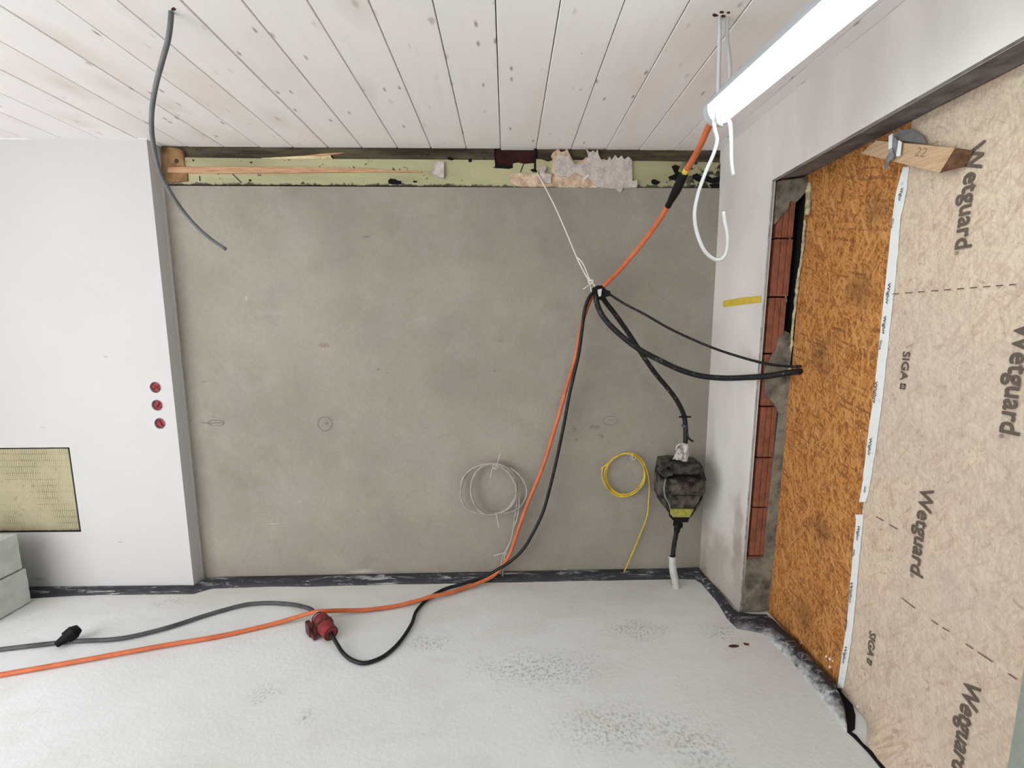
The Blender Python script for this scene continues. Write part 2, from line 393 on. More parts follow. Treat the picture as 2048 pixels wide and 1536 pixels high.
# dried screed dust on the free end of the strip
dust = M_.math('MULTIPLY', M_.rng(M_.math('ADD', xx[1], M_.math('MULTIPLY', M_.noise(14, 4), 0.25)), 2.10, 1.96, 0, 1), M_.rng(M_.math('ADD', xx[0], M_.math('MULTIPLY', M_.noise(26, 5, 0.7), -0.14)), 1.21, 1.165, 0, 0.85))
c = M_.mix(dust, c, (206, 208, 208))
M_.base(c); M_.bump(M_.noise(50, 4), 0.3, 0.004)
m_orange = simple('orange_cable_sheath', (208, 112, 70), 0.45, (188, 96, 58), 12)
m_blackc = Mat('scuffed_black_rubber', (22, 22, 24), 0.5)
m_blackc.base(m_blackc.mix(m_blackc.rng(m_blackc.noise(42, 5, 0.7), 0.56, 0.68, 0, 0.55), (22, 22, 24), (128, 128, 128)))
m_blackp = simple('black_cable_sheath', (20, 20, 22), 0.45, (34, 34, 36), 20)
m_blackd = simple('dull_black_plastic', (8, 8, 9), 0.7)
m_greyc = simple('grey_cable_sheath', (108, 110, 112), 0.5, (92, 94, 96), 14)
m_greyd = simple('dark_grey_rubber_cable', (86, 86, 88), 0.55, (58, 58, 60), 6)
m_whitec = simple('pale_cable_sheath', (196, 198, 196), 0.5)
m_coil = simple('light_grey_wire', (176, 172, 164), 0.5, (148, 144, 138), 30)
m_yellow = simple('yellow_wire', (222, 190, 58), 0.45, (196, 160, 50), 25)
m_zip = simple('clear_cable_tie', (214, 212, 206), 0.4)
m_string = simple('white_string', (226, 222, 214), 0.8)
m_tape_y = simple('yellow_masking_tape', (212, 184, 66), 0.6, (196, 168, 60), 30)
m_tapew = Mat('white_sealing_tape', (226, 228, 226), 0.45)
m_tapew.base(m_tapew.mix(m_tapew.rng(m_tapew.noise(40, 5, 0.7), 0.6, 0.7, 0, 0.4), (228, 230, 228), (150, 146, 140)))
m_print = simple('dark_grey_print', (98, 86, 76), 0.75)
m_ink = simple('black_print', (60, 60, 60), 0.7)
m_pencil = simple('pencil_line', (112, 106, 99), 0.8)
m_green = Mat('yellow_green_painted_board', (186, 184, 136), 0.7)
M_ = m_green
c = M_.mix(M_.rng(M_.noise(3, 4, 0.6, M_.map(M_.pos, (0.6, 1, 3))), 0.35, 0.7), (178, 174, 136), (150, 146, 114))
xb = M_.xyz(M_.pos)
c = M_.mix(M_.math('MULTIPLY', M_.rng(xb[0], 0.55, 1.0, 0, 0.45), 1.0), c, (128, 126, 100))
edge = M_.rng(M_.math('ADD', xb[2], M_.math('MULTIPLY', M_.noise(30, 5, 0.65), -0.055)), 2.193, 2.186, 0, 0.85)
c = M_.mix(edge, c, (44, 38, 34))
right = M_.math('MULTIPLY', M_.rng(xb[0], 0.90, 1.0, 0, 1), M_.rng(M_.noise(15, 5, 0.65, M_.map(M_.pos, loc=(1, 0, 0.3))), 0.50, 0.53, 0, 0.95))
c = M_.mix(right, c, (34, 26, 26))
c = M_.mix(M_.rng(M_.noise(26, 4, 0.6, M_.map(M_.pos, loc=(5, 0, 2))), 0.665, 0.68, 0, 0.9), c, (52, 44, 34))
M_.base(c); M_.bump(M_.noise(40, 4), 0.25, 0.003)
m_darkb = Mat('dark_weathered_board', (74, 64, 50), 0.9)
M_ = m_darkb
c = M_.mix(M_.rng(M_.noise(6, 5, 0.65, M_.map(M_.pos, (0.5, 1, 4))), 0.38, 0.68), (50, 40, 32), (94, 86, 68))
c = M_.mix(M_.rng(M_.noise(40, 4), 0.63, 0.72, 0, 0.5), c, (24, 18, 16))
M_.base(c); M_.bump(M_.noise(30, 5), 0.5, 0.006)
m_recess = simple('dark_red_timber', (62, 26, 20), 0.9, (36, 16, 14), 20, bump=0.4)
m_lath = Mat('raw_splintered_wood', (198, 156, 122), 0.85)
M_ = m_lath
g = M_.noise(20, 4, 0.6, M_.map(M_.pos, (0.5, 1, 12)))
M_.base(M_.mix(M_.rng(g, 0.35, 0.7), (206, 164, 128), (160, 112, 84))); M_.bump(g, 0.5, 0.003)
m_pale = simple('pale_splinter', (214, 202, 164), 0.85, (184, 168, 128), 40)
m_brown = simple('old_brown_wood', (150, 116, 80), 0.9, (108, 78, 54), 18, bump=0.4)
m_plast = simple('grey_plaster_remnant', (206, 196, 190), 0.95, (176, 166, 160), 30, bump=0.9, bscale=90)
m_plastb = simple('beige_plaster_remnant', (218, 196, 170), 0.95, (184, 154, 130), 30, bump=0.9, bscale=70)
m_insul = Mat('mineral_fibre_board', (182, 170, 130), 0.95)
M_ = m_insul
vb = M_.map(M_.pos, (1, 1, 1))
br = M_.n('ShaderNodeTexBrick', offset=0.0); M_.put(br.inputs['Vector'], M_.map(M_.pos, (1, 1, 1), (math.radians(-90), 0, 0)))
br.inputs['Scale'].default_value = 1; br.inputs['Brick Width'].default_value = 0.0105; br.inputs['Row Height'].default_value = 0.036
br.inputs['Mortar Size'].default_value = 0.0022; br.inputs['Mortar Smooth'].default_value = 0.7
rib = M_.math('MULTIPLY', br.outputs['Fac'], M_.rng(M_.noise(7, 4, 0.6), 0.40, 0.62, 0.1, 1))
c = M_.mix(M_.noise(14, 5, 0.6), (168, 159, 130), (190, 181, 148))
c = M_.mix(M_.math('MULTIPLY', rib, 0.75), c, (118, 108, 80))
c = M_.mix(M_.rng(M_.noise(30, 5, 0.6), 0.62, 0.72, 0, 0.5), c, (112, 102, 76))
M_.base(c); M_.bump(M_.math('SUBTRACT', M_.noise(45, 5), M_.math('MULTIPLY', rib, 0.7)), 0.7, 0.006)
m_red = simple('red_plastic', (150, 36, 46), 0.5, (116, 24, 34), 60)
m_redd = simple('dark_red_plastic', (92, 22, 26), 0.5)
m_cee = simple('worn_red_plastic', (142, 50, 52), 0.5, (86, 28, 30), 28, 0.45, 0.7, obj=True)
m_ceed = simple('grimy_dark_red_plastic', (70, 28, 26), 0.55, (104, 64, 58), 40, obj=True)
m_clear = simple('milky_clear_plastic', (190, 194, 196), 0.25, (150, 154, 158), 20, spec=0.5)
m_block = simple('pale_aerated_concrete', (206, 210, 204), 0.95, (192, 196, 190), 14, bump=0.4, bscale=160)
m_conn = Mat('grimy_connector_housing', (58, 50, 46), 0.65)
M_ = m_conn
c = M_.mix(M_.rng(M_.noise(16, 5, 0.65), 0.42, 0.62), (38, 32, 30), (98, 92, 85))
c = M_.mix(M_.rng(M_.noise(34, 5, 0.65), 0.60, 0.70, 0, 0.7), c, (56, 32, 28))
M_.base(c); M_.bump(M_.noise(40, 4), 0.4, 0.004)
m_connd = simple('black_connector_recess', (16, 14, 14), 0.8)
m_label_y = simple('yellow_green_sticker', (166, 162, 74), 0.6, (138, 134, 66), 50)
m_tape_grey = simple('crumpled_white_tape', (206, 202, 196), 0.7, (120, 112, 108), 45, 0.5, 0.66, bump=0.5)
m_conduit = simple('pale_grey_conduit', (196, 198, 194), 0.6, (168, 168, 164), 16)
m_bat = Mat('sawn_spruce_batten', (196, 160, 122), 0.8)
M_ = m_bat
g = M_.noise(12, 4, 0.6, M_.map(M_.pos, (1, 1.2, 16)))
M_.base(M_.mix(M_.rng(g, 0.4, 0.7), (196, 166, 134), (174, 140, 110))); M_.bump(g, 0.2, 0.002)
m_pencil2 = simple('faint_pencil', (150, 120, 94), 0.9)
m_end = simple('saw_cut_end_grain', (124, 92, 66), 0.9, (92, 66, 48), 60)
m_film = simple('silvery_plastic_film', (150, 150, 152), 0.3, (96, 96, 100), 22, spec=0.6)
m_filmd = simple('dark_plastic_film', (150, 146, 144), 0.35, (108, 106, 108), 14, spec=0.6)
m_chip = simple('dark_bark_chip', (78, 42, 30), 0.8)
m_splash = simple('white_plaster_splash', (226, 224, 218), 0.9)
m_housing = simple('grey_lamp_housing', (176, 182, 186), 0.45)
m_lamp = Mat('lit_diffuser', (255, 255, 255), 0.4)
m_lamp.b.inputs['Emission Color'].default_value = (0.86, 1.0, 1.0, 1)
m_lamp.b.inputs['Emission Strength'].default_value = TUBE_STRENGTH

# ------------------------------------------------------------------ the setting
XL, XR, Y0, H = -3.45, 1.152, -2.2, 2.4
OX = 1.345             # face of the boarding in the opening
CHY = 2.345            # face of the white wall block
CHX = -1.785           # its right-hand edge

def floor_fn(u, v):
    x = XL-0.2 + u*(1.75-XL+0.2); y = Y0 + v*(2.62-Y0)
    return Vector((x, y, 0.004*nz(x, y, 0, 1.3)*(1 if y < 2.2 else 0.3) - 0.002))
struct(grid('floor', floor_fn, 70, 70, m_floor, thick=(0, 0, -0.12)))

# back wall: rendered up to the timber band
def back_fn(u, v):
    x = CHX-0.02 + u*(XR+0.06-CHX); z = v*2.203
    return Vector((x, YB(x)+0.0025*nz(x, 0, z, 1.7) - 0.0012*nz(x, 3, z, 6), z))
wall_back = struct(grid('wall_back', back_fn, 90, 66, m_render, thick=(0, 0.012, 0)))
box('rubble_core', (CHX-0.05, 2.49, 0), (XR+0.1, 2.64, 2.45), m_mortar, wall_back)
# pencil circles and ticks
def pencil(P, closed=False, w=0.0011):
    bm = bmesh.new(); path = [onB(px, py, 0.0042) for px, py in P]
    for a, b in zip(path, path[1:]+([path[0]] if closed else [])):
        d = (b-a).normalized(); s_ = d.cross(Vector((0, -1, 0))).normalized()*w
        bm.faces.new([bm.verts.new(p) for p in (a-s_-d*0.0004, b-s_+d*0.0004, b+s_+d*0.0004, a+s_-d*0.0004)])
    return from_bm('pencil_mark', bm, m_pencil, wall_back)
def ell(cx, cy, rx, ry, n=26, w=0.6):
    return [(cx+rx*math.cos(2*math.pi*k/n)+random.uniform(-w, w), cy+ry*math.sin(2*math.pi*k/n)+random.uniform(-w, w)) for k in range(n)]
pencil(ell(649.5, 848, 14, 14), True); pencil([(647, 847), (655, 846)]); pencil([(650, 851), (656, 846), (652, 845)])
pencil(ell(1221, 841, 15, 9), True); pencil([(1216, 842), (1226, 839)])
pencil(ell(432, 846, 16, 6), True); pencil([(402, 845), (418, 847), (446, 845)]); pencil([(424, 833), (431, 836)])

# white wall block with its holes
hole_c = [onY(311, 775, CHY), onY(314.5, 810.5, CHY), onY(320, 847, CHY)]
HR = 0.0325
IX0, IX1, IZ0, IZ1 = -3.12, -2.375, 0.345, 0.829
bm = bmesh.new()
def loop(bm, P):
    vv = [bm.verts.new(p) for p in P]
    return vv, [bm.edges.new((vv[i], vv[(i+1) % len(vv)])) for i in range(len(vv))]
E_ = []
vo, e = loop(bm, [(XL, CHY, 0), (CHX, CHY, 0), (CHX, CHY, H), (XL, CHY, H)]); E_ += e
vi, e = loop(bm, [(IX0, CHY, IZ0), (IX1, CHY, IZ0), (IX1, CHY, IZ1), (IX0, CHY, IZ1)]); E_ += e
holes = [(vi, 0.022)]
for hc in hole_c:
    vh, e = loop(bm, [(hc.x+HR*math.cos(a), CHY, hc.z+HR*math.sin(a)) for a in [2*math.pi*k/28 for k in range(28)]]); E_ += e
    holes.append((vh, 0.04))
bmesh.ops.triangle_fill(bm, edges=E_, use_beauty=True, use_dissolve=False)
for vv, dp in holes:
    bb = [bm.verts.new(v.co+Vector((0, dp, 0))) for v in vv]
    for i in range(len(vv)): bm.faces.new([vv[i], vv[(i+1) % len(vv)], bb[(i+1) % len(vv)], bb[i]])
    bm.faces.new(bb)
b2 = [bm.verts.new((CHX, y, z)) for y, z in ((2.50, 0), (2.50, H))]
bm.faces.new([vo[1], b2[0], b2[1], vo[2]])
wall_left = struct(from_bm('wall_left', bm, m_white))
box('corner_filler', (CHX-0.03, 2.415, 0), (CHX+0.006, 2.424, H-0.19), m_white, wall_left)

# side wall far left, out of the picture
struct(box('wall_side', (XL-0.15, 1.0, 0), (XL, CHY+0.1, H), m_white))

struct(box('wall_rear_unseen', (-2.4, Y0-0.2, 0), (1.75, Y0, H), m_white))  # unseen wall behind the camera, added and widened to hold back daylight
# ceiling: backing boards and one object for each plank
ceil = struct(box('ceiling', (XL-0.1, Y0, H+0.02), (1.75, 2.62, H+0.06), m_darkb))
gaps = [-1.466, -1.282, -1.108, -0.929, -0.755, -0.569, -0.393, -0.209, -0.028, 0.160, 0.345, 0.533, 0.711, 0.898, 1.090]
while gaps[0] > XL: gaps.insert(0, gaps[0]-0.1815)
gaps.append(1.156)
for a, b in zip(gaps, gaps[1:]):
    mid = (a+b)/2
    y1 = CHY+0.004 if b < CHX+0.01 else YB(mid)+0.012
    if abs(a+0.028) < 1e-6: y1 = 2.485
    dz = random.uniform(-0.0008, 0.0012); g = 0.0016
    bv = 0.003
    prof = [(a+g, H+0.018), (a+g, H+dz+bv), (a+g+bv*0.7, H+dz), (b-g-bv*0.7, H+dz), (b-g, H+dz+bv), (b-g, H+0.018)]
    V = [(x, Y0, z) for x, z in prof] + [(x, y1, z) for x, z in prof]
    n = len(prof)
    from_py('ceiling_plank', V, [list(range(n)), list(range(2*n-1, n-1, -1))] + [[i, i+n, (i+1) % n+n, (i+1) % n] for i in range(n)], m_plank, ceil)

# right wall: pale plaster stub, lintel face, near pier (one plaster skin with an opening)
JB, JT = Vector((1.192, 2.083, 0)), Vector((1.182, 2.040, 2.108))     # front edge of the far reveal
LN = Vector((1.190, 0.905, 2.130))                                    # lintel edge at the near pier
def wr_corner(z): return Vector((1.154-0.004*z/2.4, 2.472+0.02, z))
bm = bmesh.new()
def quadgrid(bm, a, b, c_, d, nu, nv):
    A = [[bm.verts.new((a*(1-i/nu)+b*(i/nu))*(1-j/nv)+(d*(1-i/nu)+c_*(i/nu))*(j/nv)) for j in range(nv+1)] for i in range(nu+1)]
    for i in range(nu):
        for j in range(nv): bm.faces.new([A[i][j], A[i+1][j], A[i+1][j+1], A[i][j+1]])
CT = Vector((1.151, 2.040, H)); NT = Vector((1.156, 0.905, H))
quadgrid(bm, wr_corner(0), JB, JT, wr_corner(2.108), 6, 20)
quadgrid(bm, wr_corner(2.108), JT, CT, wr_corner(H), 6, 4)
quadgrid(bm, JT, LN, NT, CT, 16, 4)
PT = Vector((1.160, Y0, H))
quadgrid(bm, LN, Vector((1.19, Y0, 2.13)), PT, NT, 8, 4)
bmesh.ops.remove_doubles(bm, verts=bm.verts, dist=1e-5)
bmesh.ops.recalc_face_normals(bm, faces=bm.faces)
sk = bmesh.ops.extrude_face_region(bm, geom=list(bm.faces))
for v in [g_ for g_ in sk['geom'] if isinstance(g_, bmesh.types.BMVert)]: v.co.x += 0.016
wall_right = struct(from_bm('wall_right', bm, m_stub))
# core of the pier behind the plaster; back of the joint; soffit of the lintel
box('pier_core', (1.21, 2.16, 0), (1.50, 2.60, 2.5), m_black_gap, wall_right)
box('near_pier', (1.188, Y0, 0), (1.50, 0.905, 2.129), m_pier, wall_right)
prism('lintel_soffit', [(1.198, 0.86, 2.136), (1.40, 0.86, 2.150), (1.40, 2.17, 2.140), (1.198, 2.17, 2.114)], (0, 0, 0.30), m_soffit, wall_right)
# thin bead along the plaster edge
bm = bmesh.new(); sweep(bm, [JB+Vector((0.002, -0.002, 0)), JT+Vector((0.002, -0.002, 0))], 0.0035, 8)
from_bm('edge_bead', bm, m_edge, wall_right)
bm = bmesh.new(); sweep(bm, [JT+Vector((0.002, 0, -0.001)), LN+Vector((0.002, 0, -0.001))], 0.0035, 8)
from_bm('edge_bead', bm, m_soffit, wall_right)
# hollow bricks of the far reveal, one object each
def yj(z): return 2.088 - 0.040*z/2.1
def brick_mesh(z0, z1, x0, x1, nm='brick', mat=m_brick):
    W_ = x1-x0; xs = [x0]; dep = [0.0]
    prof = [(0.0, 0.003), (0.03, 0.0), (0.30, 0.0), (0.33, 0.005), (0.37, 0.005), (0.40, 0.0), (0.64, 0.0), (0.67, 0.005), (0.71, 0.005), (0.74, 0.0), (0.97, 0.0), (1.0, 0.003)]
    V = []; n = len(prof)+2
    for z in (z0, z1):
        for t, d in prof: V.append((x0+W_*t, yj(z)+d, z))
        V.append((x1, yj(z)+0.09, z)); V.append((x0, yj(z)+0.09, z))
    Fc = [list(range(n)), list(range(2*n-1, n-1, -1))] + [[i, (i+1) % n, (i+1) % n+n, i+n] for i in range(n)]
    return from_py(nm, V, Fc, mat, wall_right)
js = [0.0, 0.311, 0.571, 0.829, 1.084, 1.338, 1.601, 1.863, 2.120]
for z0, z1 in zip(js, js[1:]):
    brick_mesh(z0+0.004, z1-0.004, 1.221+random.uniform(-0.003, 0.003), 1.302+random.uniform(-0.003, 0.004))
# mortar smears on the reveal: irregular lumps
def lump(name, P, Xf, th, mat, parent, amp=0.004, seed=0, face='Y', nsub=5):
    """rough-faced patch from a surveyed outline lying on the reveal"""
    bm = bmesh.new(); pts = [Vector(p) for p in P]
    f = bm.faces.new([bm.verts.new(p) for p in pts])
    bm.normal_update()
    bmesh.ops.triangulate(bm, faces=[f], quad_method='BEAUTY', ngon_method='EAR_CLIP')
    for _ in range(nsub):
        long = [e for e in bm.edges if e.calc_length() > 0.02]
        if not long: break
        bmesh.ops.subdivide_edges(bm, edges=long, cuts=1)
        bm.normal_update()
        bmesh.ops.triangulate(bm, faces=[f_ for f_ in bm.faces if len(f_.verts) > 3])
    ax = Vector((0, 1, 0)) if face == 'Y' else Vector((1, 0, 0))
    sk_ = bmesh.ops.extrude_face_region(bm, geom=list(bm.faces))
    for v in [g_ for g_ in sk_['geom'] if isinstance(g_, bmesh.types.BMVert)]: v.co += ax*th
    for v in bm.verts:
        q = v.co
        v.co += ax*(-amp*(0.5+nz(q.x+seed, q.y, q.z, 22)) - amp*0.5*nz(q.x, q.y+seed, q.z, 60))
        v.co.z += amp*0.6*nz(q.x+5, q.y, q.z+seed, 40)
    return from_bm(name, bm, mat, parent, smooth=False)
def rev(P, off=0.004): return [Vector((onY(px, py, 2.075).x, yj(onY(px, py, 2.06).z)-off, onY(px, py, 2.075).z)) for px, py in P]
lump('mortar_patch', rev([(1546, 368), (1610, 358), (1606, 384), (1594, 398), (1584, 408), (1572, 406), (1566, 425), (1552, 438), (1542, 452), (1543, 410)]), 0, 0.02, m_mortar, wall_right, seed=1)
lump('mortar_patch', rev([(1554, 676), (1566, 662), (1578, 668), (1584, 700), (1596, 745), (1592, 800), (1580, 822), (1578, 850), (1562, 840), (1546, 806), (1528, 790), (1526, 742), (1536, 718), (1548, 700)]), 0, 0.02, m_mortar, wall_right, seed=2)
lump('mortar_patch', rev([(1494, 1120), (1554, 1112), (1542, 1222), (1484, 1226), (1488, 1170)]), 0, 0.02, m_mortar, wall_right, seed=4)
# smoothed cement joint towards the boarding
lump('cement_joint', rev([(1556, 830), (1584, 815), (1582, 860), (1577, 950), (1566, 1040), (1556, 1125), (1528, 1118), (1536, 1020), (1546, 920)], 0.008), 0, 0.05, m_mortar, wall_right, amp=0.003, seed=6)
box('black_membrane', (OX-0.006, 2.052, 1.275), (OX-0.001, 2.16, 2.12), m_black_gap, wall_right)
# expanding foam beads either side of the open joint
def foam(P, X, r, seed):
    path = catmull([onX(px, py, X) for px, py in P], 0.008)
    bm = bmesh.new()
    for q in path: q += Vector((0.002*nz(q.z, seed, 0, 40), 0.005*nz(seed, q.z, 0, 30), 0))
    sweep(bm, path, lambda t: r*(0.75+0.6*abs(nz(t*30, seed, 2))+0.25*nz(t*90, 1, seed)), 8)
    return from_bm('foam_bead', bm, m_foam, wall_right, smooth=True)
foam([(1619, 366), (1617, 395), (1615, 430)], 1.338, 0.013, 1)
foam([(1610, 440), (1606, 490), (1602, 524), (1596, 560), (1591, 606), (1587, 640), (1583, 690), (1578, 722), (1581, 745)], 1.338, 0.0075, 4)
foam([(1582, 440), (1579, 500), (1573, 580), (1567, 640), (1562, 690), (1565, 712)], 1.300, 0.0045, 8)

# ------------------------------------------------------------------ black edge strip along the foot of the walls
secs = []
def sec(top, floor_, bulge=0.02, k=0.55):
    t, f = Vector(top), Vector(floor_); secs.append((t, t.lerp(f, 1-k)+Vector((0, 0, bulge)), f))
for x, w in ((-3.3, 0.06), (-2.9, 0.07), (-2.62, 0.075), (-2.4, 0.055), (-2.2, 0.05), (-2.0, 0.05), (-1.84, 0.05)):
    sec((x, CHY-0.002, 0.022), (x, CHY-w-0.01*nz(x, 0, 0, 5), 0.0), 0.006)
sec((CHX+0.005, CHY-0.004, 0.022), (CHX+0.03, CHY-0.05, 0.0), 0.006)
sec((CHX+0.012, 2.40, 0.022), (CHX+0.085, 2.335, 0.0), 0.01)
for i in range(26):
    x = CHX+0.11 + i*(1.02-CHX-0.11)/25
    sec((x, YB(x)-0.006, 0.024), (x, YB(x)-0.078-0.01*nz(x, 7, 0, 4), 0.0), 0.008+0.004*nz(x, 1, 1, 9))
sec((1.135, YB(1.13)-0.01, 0.03), (1.09, 2.385, 0.0), 0.012)
for (a, b), bu in ((((1405, 1147), (1402, 1166)), 0.012), (((1417, 1161), (1416, 1182)), 0.012), (((1444, 1192), (1434, 1203)), 0.012), (((1468, 1220), (1455, 1238)), 0.012), (((1476, 1226), (1474, 1257)), 0.014)):
    sec(onX(*a, 1.184 if a[0] > 1460 else 1.165)+Vector((0, 0, 0.006)), onZ(*b), bu)
sec(onX(1500, 1227, 1.24), onZ(1499, 1262), 0.02)
for a, b, bu in (((1533, 1230), (1525, 1267), 0.028), ((1550, 1244), (1540, 1281), 0.032), ((1564, 1259), (1553, 1296), 0.035), ((1590, 1285), (1587, 1327), 0.036), ((1615, 1313), (1615, 1364), 0.036), ((1640, 1339), (1644, 1398), 0.036), ((1664, 1364), (1662, 1424), 0.034)):
    sec(onX(*a, 1.338), onZ(*b), bu, 0.60)
sec(onX(1678, 1390, 1.318), onZ(1676, 1443), 0.032, 0.6)
sec(onX(1687, 1412, 1.30), onZ(1686, 1456), 0.024, 0.6)
sec(onX(1694, 1445, 1.262), onZ(1693, 1464), 0.008, 0.6)
bm = bmesh.new(); rows = []
for t, mid, f in secs:
    n1_ = t.lerp(mid, 0.5)+Vector((0, 0, 0.35*max(mid.z-0.5*(t.z+f.z), 0))); n2_ = mid.lerp(f, 0.5)+Vector((0, 0, 0.35*max(mid.z-0.5*(t.z+f.z), 0)))
    rows.append([bm.verts.new(p) for p in (t, n1_, mid, n2_, f, Vector((f.x, f.y, -0.006)))])
for a, b in zip(rows, rows[1:]):
    for k in range(5): bm.faces.new([a[k], b[k], b[k+1], a[k+1]])
strip = from_bm('edge_strip', bm, m_strip, None, smooth=True)
md = strip.modifiers.new('thickness', 'SOLIDIFY'); md.thickness = 0.006; md.offset = -1
tag(strip, 'black scuffed edge insulation strip running along the foot of the walls', 'edge strip')

# ------------------------------------------------------------------ timber band above the render
beam = thing('timber_beam', 'old green-painted timber beam with dark upper board above the grey wall', 'beam', (-0.3, 2.45, 2.2))
BO = -0.006
def bpts(P, off): return [onB(px, py, off) for px, py in P]
lower = [(322, 369), (322, 314), (520, 317), (700, 318), (850, 319), (989, 320), (991, 333), (984, 334), (990, 336), (1006, 337), (1018, 338), (1026, 336), (1026, 327), (1036, 325), (1048, 328), (1070, 326), (1071, 318), (1084, 319), (1096, 323), (1110, 319), (1200, 321), (1300, 322), (1446, 325), (1446, 379), (1200, 377), (900, 372), (600, 370)]
prism('lower_board', bpts(lower, BO), (0, 0.03, 0), m_green, beam)
prism('upper_board', bpts([(322, 289), (988, 291), (989, 321), (700, 319), (322, 315)], BO-0.010), (0, 0.03, 0), m_darkb, beam)
prism('upper_board', bpts([(1072, 290), (1446, 296), (1446, 327), (1300, 323), (1073, 320)], BO-0.010), (0, 0.03, 0), m_darkb, beam)
prism('notch_back', bpts([(980, 288), (1080, 288), (1080, 345), (980, 345)], -0.028), (0, 0.02, 0), m_recess, beam)
prism('notch_edge', bpts([(1068, 291), (1072, 291), (1072, 344), (1068, 344)], -0.004), (0, 0.03, 0), m_black_gap, beam)
prism('bare_lath', bpts([(334, 338), (382, 334), (560, 334.5), (742, 337), (758, 339), (844, 343), (842, 345), (760, 344), (560, 346), (400, 346.5), (335, 345)], BO+0.007), (0, 0.008, 0), m_lath, beam, bev=0.001)
prism('bare_lath', bpts([(336, 335), (380, 333), (384, 335.5), (336, 337.5)], BO+0.008), (0, 0.008, 0), m_lath, beam)
prism('splinter', bpts([(522, 316), (600, 312), (660, 310), (664, 317), (600, 318), (540, 318)], BO+0.005), (0, 0.012, 0), m_pale, beam)
prism('splinter', bpts([(610, 311), (655, 306), (688, 305), (666, 309), (640, 312)], BO+0.009), (0, 0.012, 0), m_lath, beam)
prism('wood_block', bpts([(322, 365), (322, 294), (340, 294), (356, 296), (366, 301), (368, 312), (366, 326), (374, 338), (376, 362), (345, 366)], BO+0.006), (0, 0.02, 0), m_brown, beam, bev=0.003)
prism('knot_hole', bpts(ell(353, 322, 4.5, 4.5, 12, 0.3), BO+0.0072), (0, 0.004, 0), m_darkb, beam)
for P in ([(398, 352), (400, 352), (401, 362), (399, 362)], [(464, 348), (466, 348), (484, 365), (482, 366)], [(1046, 328), (1048, 328), (1042, 344), (1040, 344)]):
    prism('scratch', bpts(P, BO+0.0012), (0, 0.002, 0), m_black_gap, beam)
for P in ([(776, 362), (780, 357), (790, 358), (796, 361), (803, 362), (802, 368), (786, 369), (777, 367)], [(826, 361), (835, 362), (833, 365), (827, 365)], [(894, 315), (899, 313), (909, 318), (904, 321), (897, 319)], [(936, 318), (943, 317), (944, 323), (938, 325)],
          [(990, 330), (1006, 328), (1022, 332), (1024, 335), (1008, 337), (990, 336)], [(1060, 339), (1071, 337), (1075, 344), (1066, 344)],
          [(1343, 333), (1350, 329), (1360, 333), (1356, 342), (1366, 349), (1369, 362), (1356, 363), (1340, 358), (1336, 354), (1350, 348)],
          [(1302, 361), (1308, 358), (1322, 364), (1314, 370), (1304, 368)],
          [(1385, 350), (1394, 346), (1402, 352), (1412, 349), (1424, 356), (1440, 352), (1442, 364), (1424, 367), (1410, 362), (1398, 364), (1386, 358)],
          [(1418, 369), (1430, 366), (1443, 369), (1442, 376), (1424, 377)], [(384, 318), (389, 320), (386, 323)], [(498, 324), (505, 323), (503, 327)], [(497, 359), (503, 359), (502, 363), (498, 362)]):
    prism('paint_chip', bpts(P, BO+0.0012), (0, 0.003, 0), m_black_gap, beam)
# plaster remnants clinging to the beam
rem = thing('plaster_remnant', 'ragged grey and beige plaster remnant clinging to the timber beam', 'plaster', tuple(onB(1150, 375, 0.01)))
def jag(P, amp=1.6, step=5.0):
    out = []
    for (ax_, ay), (bx, by) in zip(P, P[1:]+P[:1]):
        n_ = max(1, int(math.hypot(bx-ax_, by-ay)/step)); out.append((ax_, ay))
        for k in range(1, n_):
            f = k/n_; out.append((ax_+(bx-ax_)*f+random.uniform(-amp, amp)*0.6, ay+(by-ay)*f+random.uniform(-amp, amp)))
    return out
def rough_prism(nm, P, off, th, mat, parent, amp=0.003, seed=0):
    Q = bpts(jag(P, 1.0), off); return lump(nm, Q, 0, th, mat, parent, amp, seed)
rough_prism('beige_layer', [(1017, 350), (1022, 347), (1070, 347), (1100, 349), (1104, 333), (1106, 320), (1102, 311), (1109, 303), (1117, 298), (1121, 305), (1129, 303), (1135, 297), (1141, 312), (1152, 330), (1172, 314), (1180, 320), (1208, 318), (1240, 330), (1262, 365), (1238, 376), (1150, 375), (1060, 374), (1035, 372), (1022, 364)], 0.000, 0.012, m_plastb, rem, 0.004, 1)
rough_prism('grey_layer', [(1112, 312), (1122, 311), (1138, 313), (1150, 329), (1160, 328), (1172, 327), (1177, 310), (1172, 297), (1180, 305), (1187, 301), (1190, 306), (1195, 299), (1199, 314), (1204, 322), (1213, 323), (1219, 313), (1224, 320), (1230, 309), (1236, 317), (1243, 311), (1249, 319), (1256, 313), (1264, 321), (1264, 362), (1274, 360), (1274, 374), (1246, 376), (1241, 385), (1232, 378), (1196, 374), (1178, 358), (1150, 345), (1140, 354), (1110, 352), (1108, 332)], 0.009, 0.012, m_plast, rem, 0.003, 2)
rough_prism('white_flap', [(1080, 333), (1088, 331), (1093, 334), (1088, 345), (1103, 349), (1102, 368), (1086, 364), (1079, 350)], 0.012, 0.006, m_plast, rem, 0.003, 3)
prism('torn_edge', bpts([(1166, 363), (1168, 356), (1176, 348), (1178, 352), (1170, 358)], 0.016), (0, 0.004, 0), m_splash, rem)
lmp = lump('plaster_lump', bpts([(866, 330), (874, 324), (888, 323), (888, 357), (876, 354), (864, 346), (872, 338)], 0.008), 0, 0.018, m_plast, None, 0.005, 9)
tag(lmp, 'small plaster lump stuck on the green board left of the notch', 'plaster')

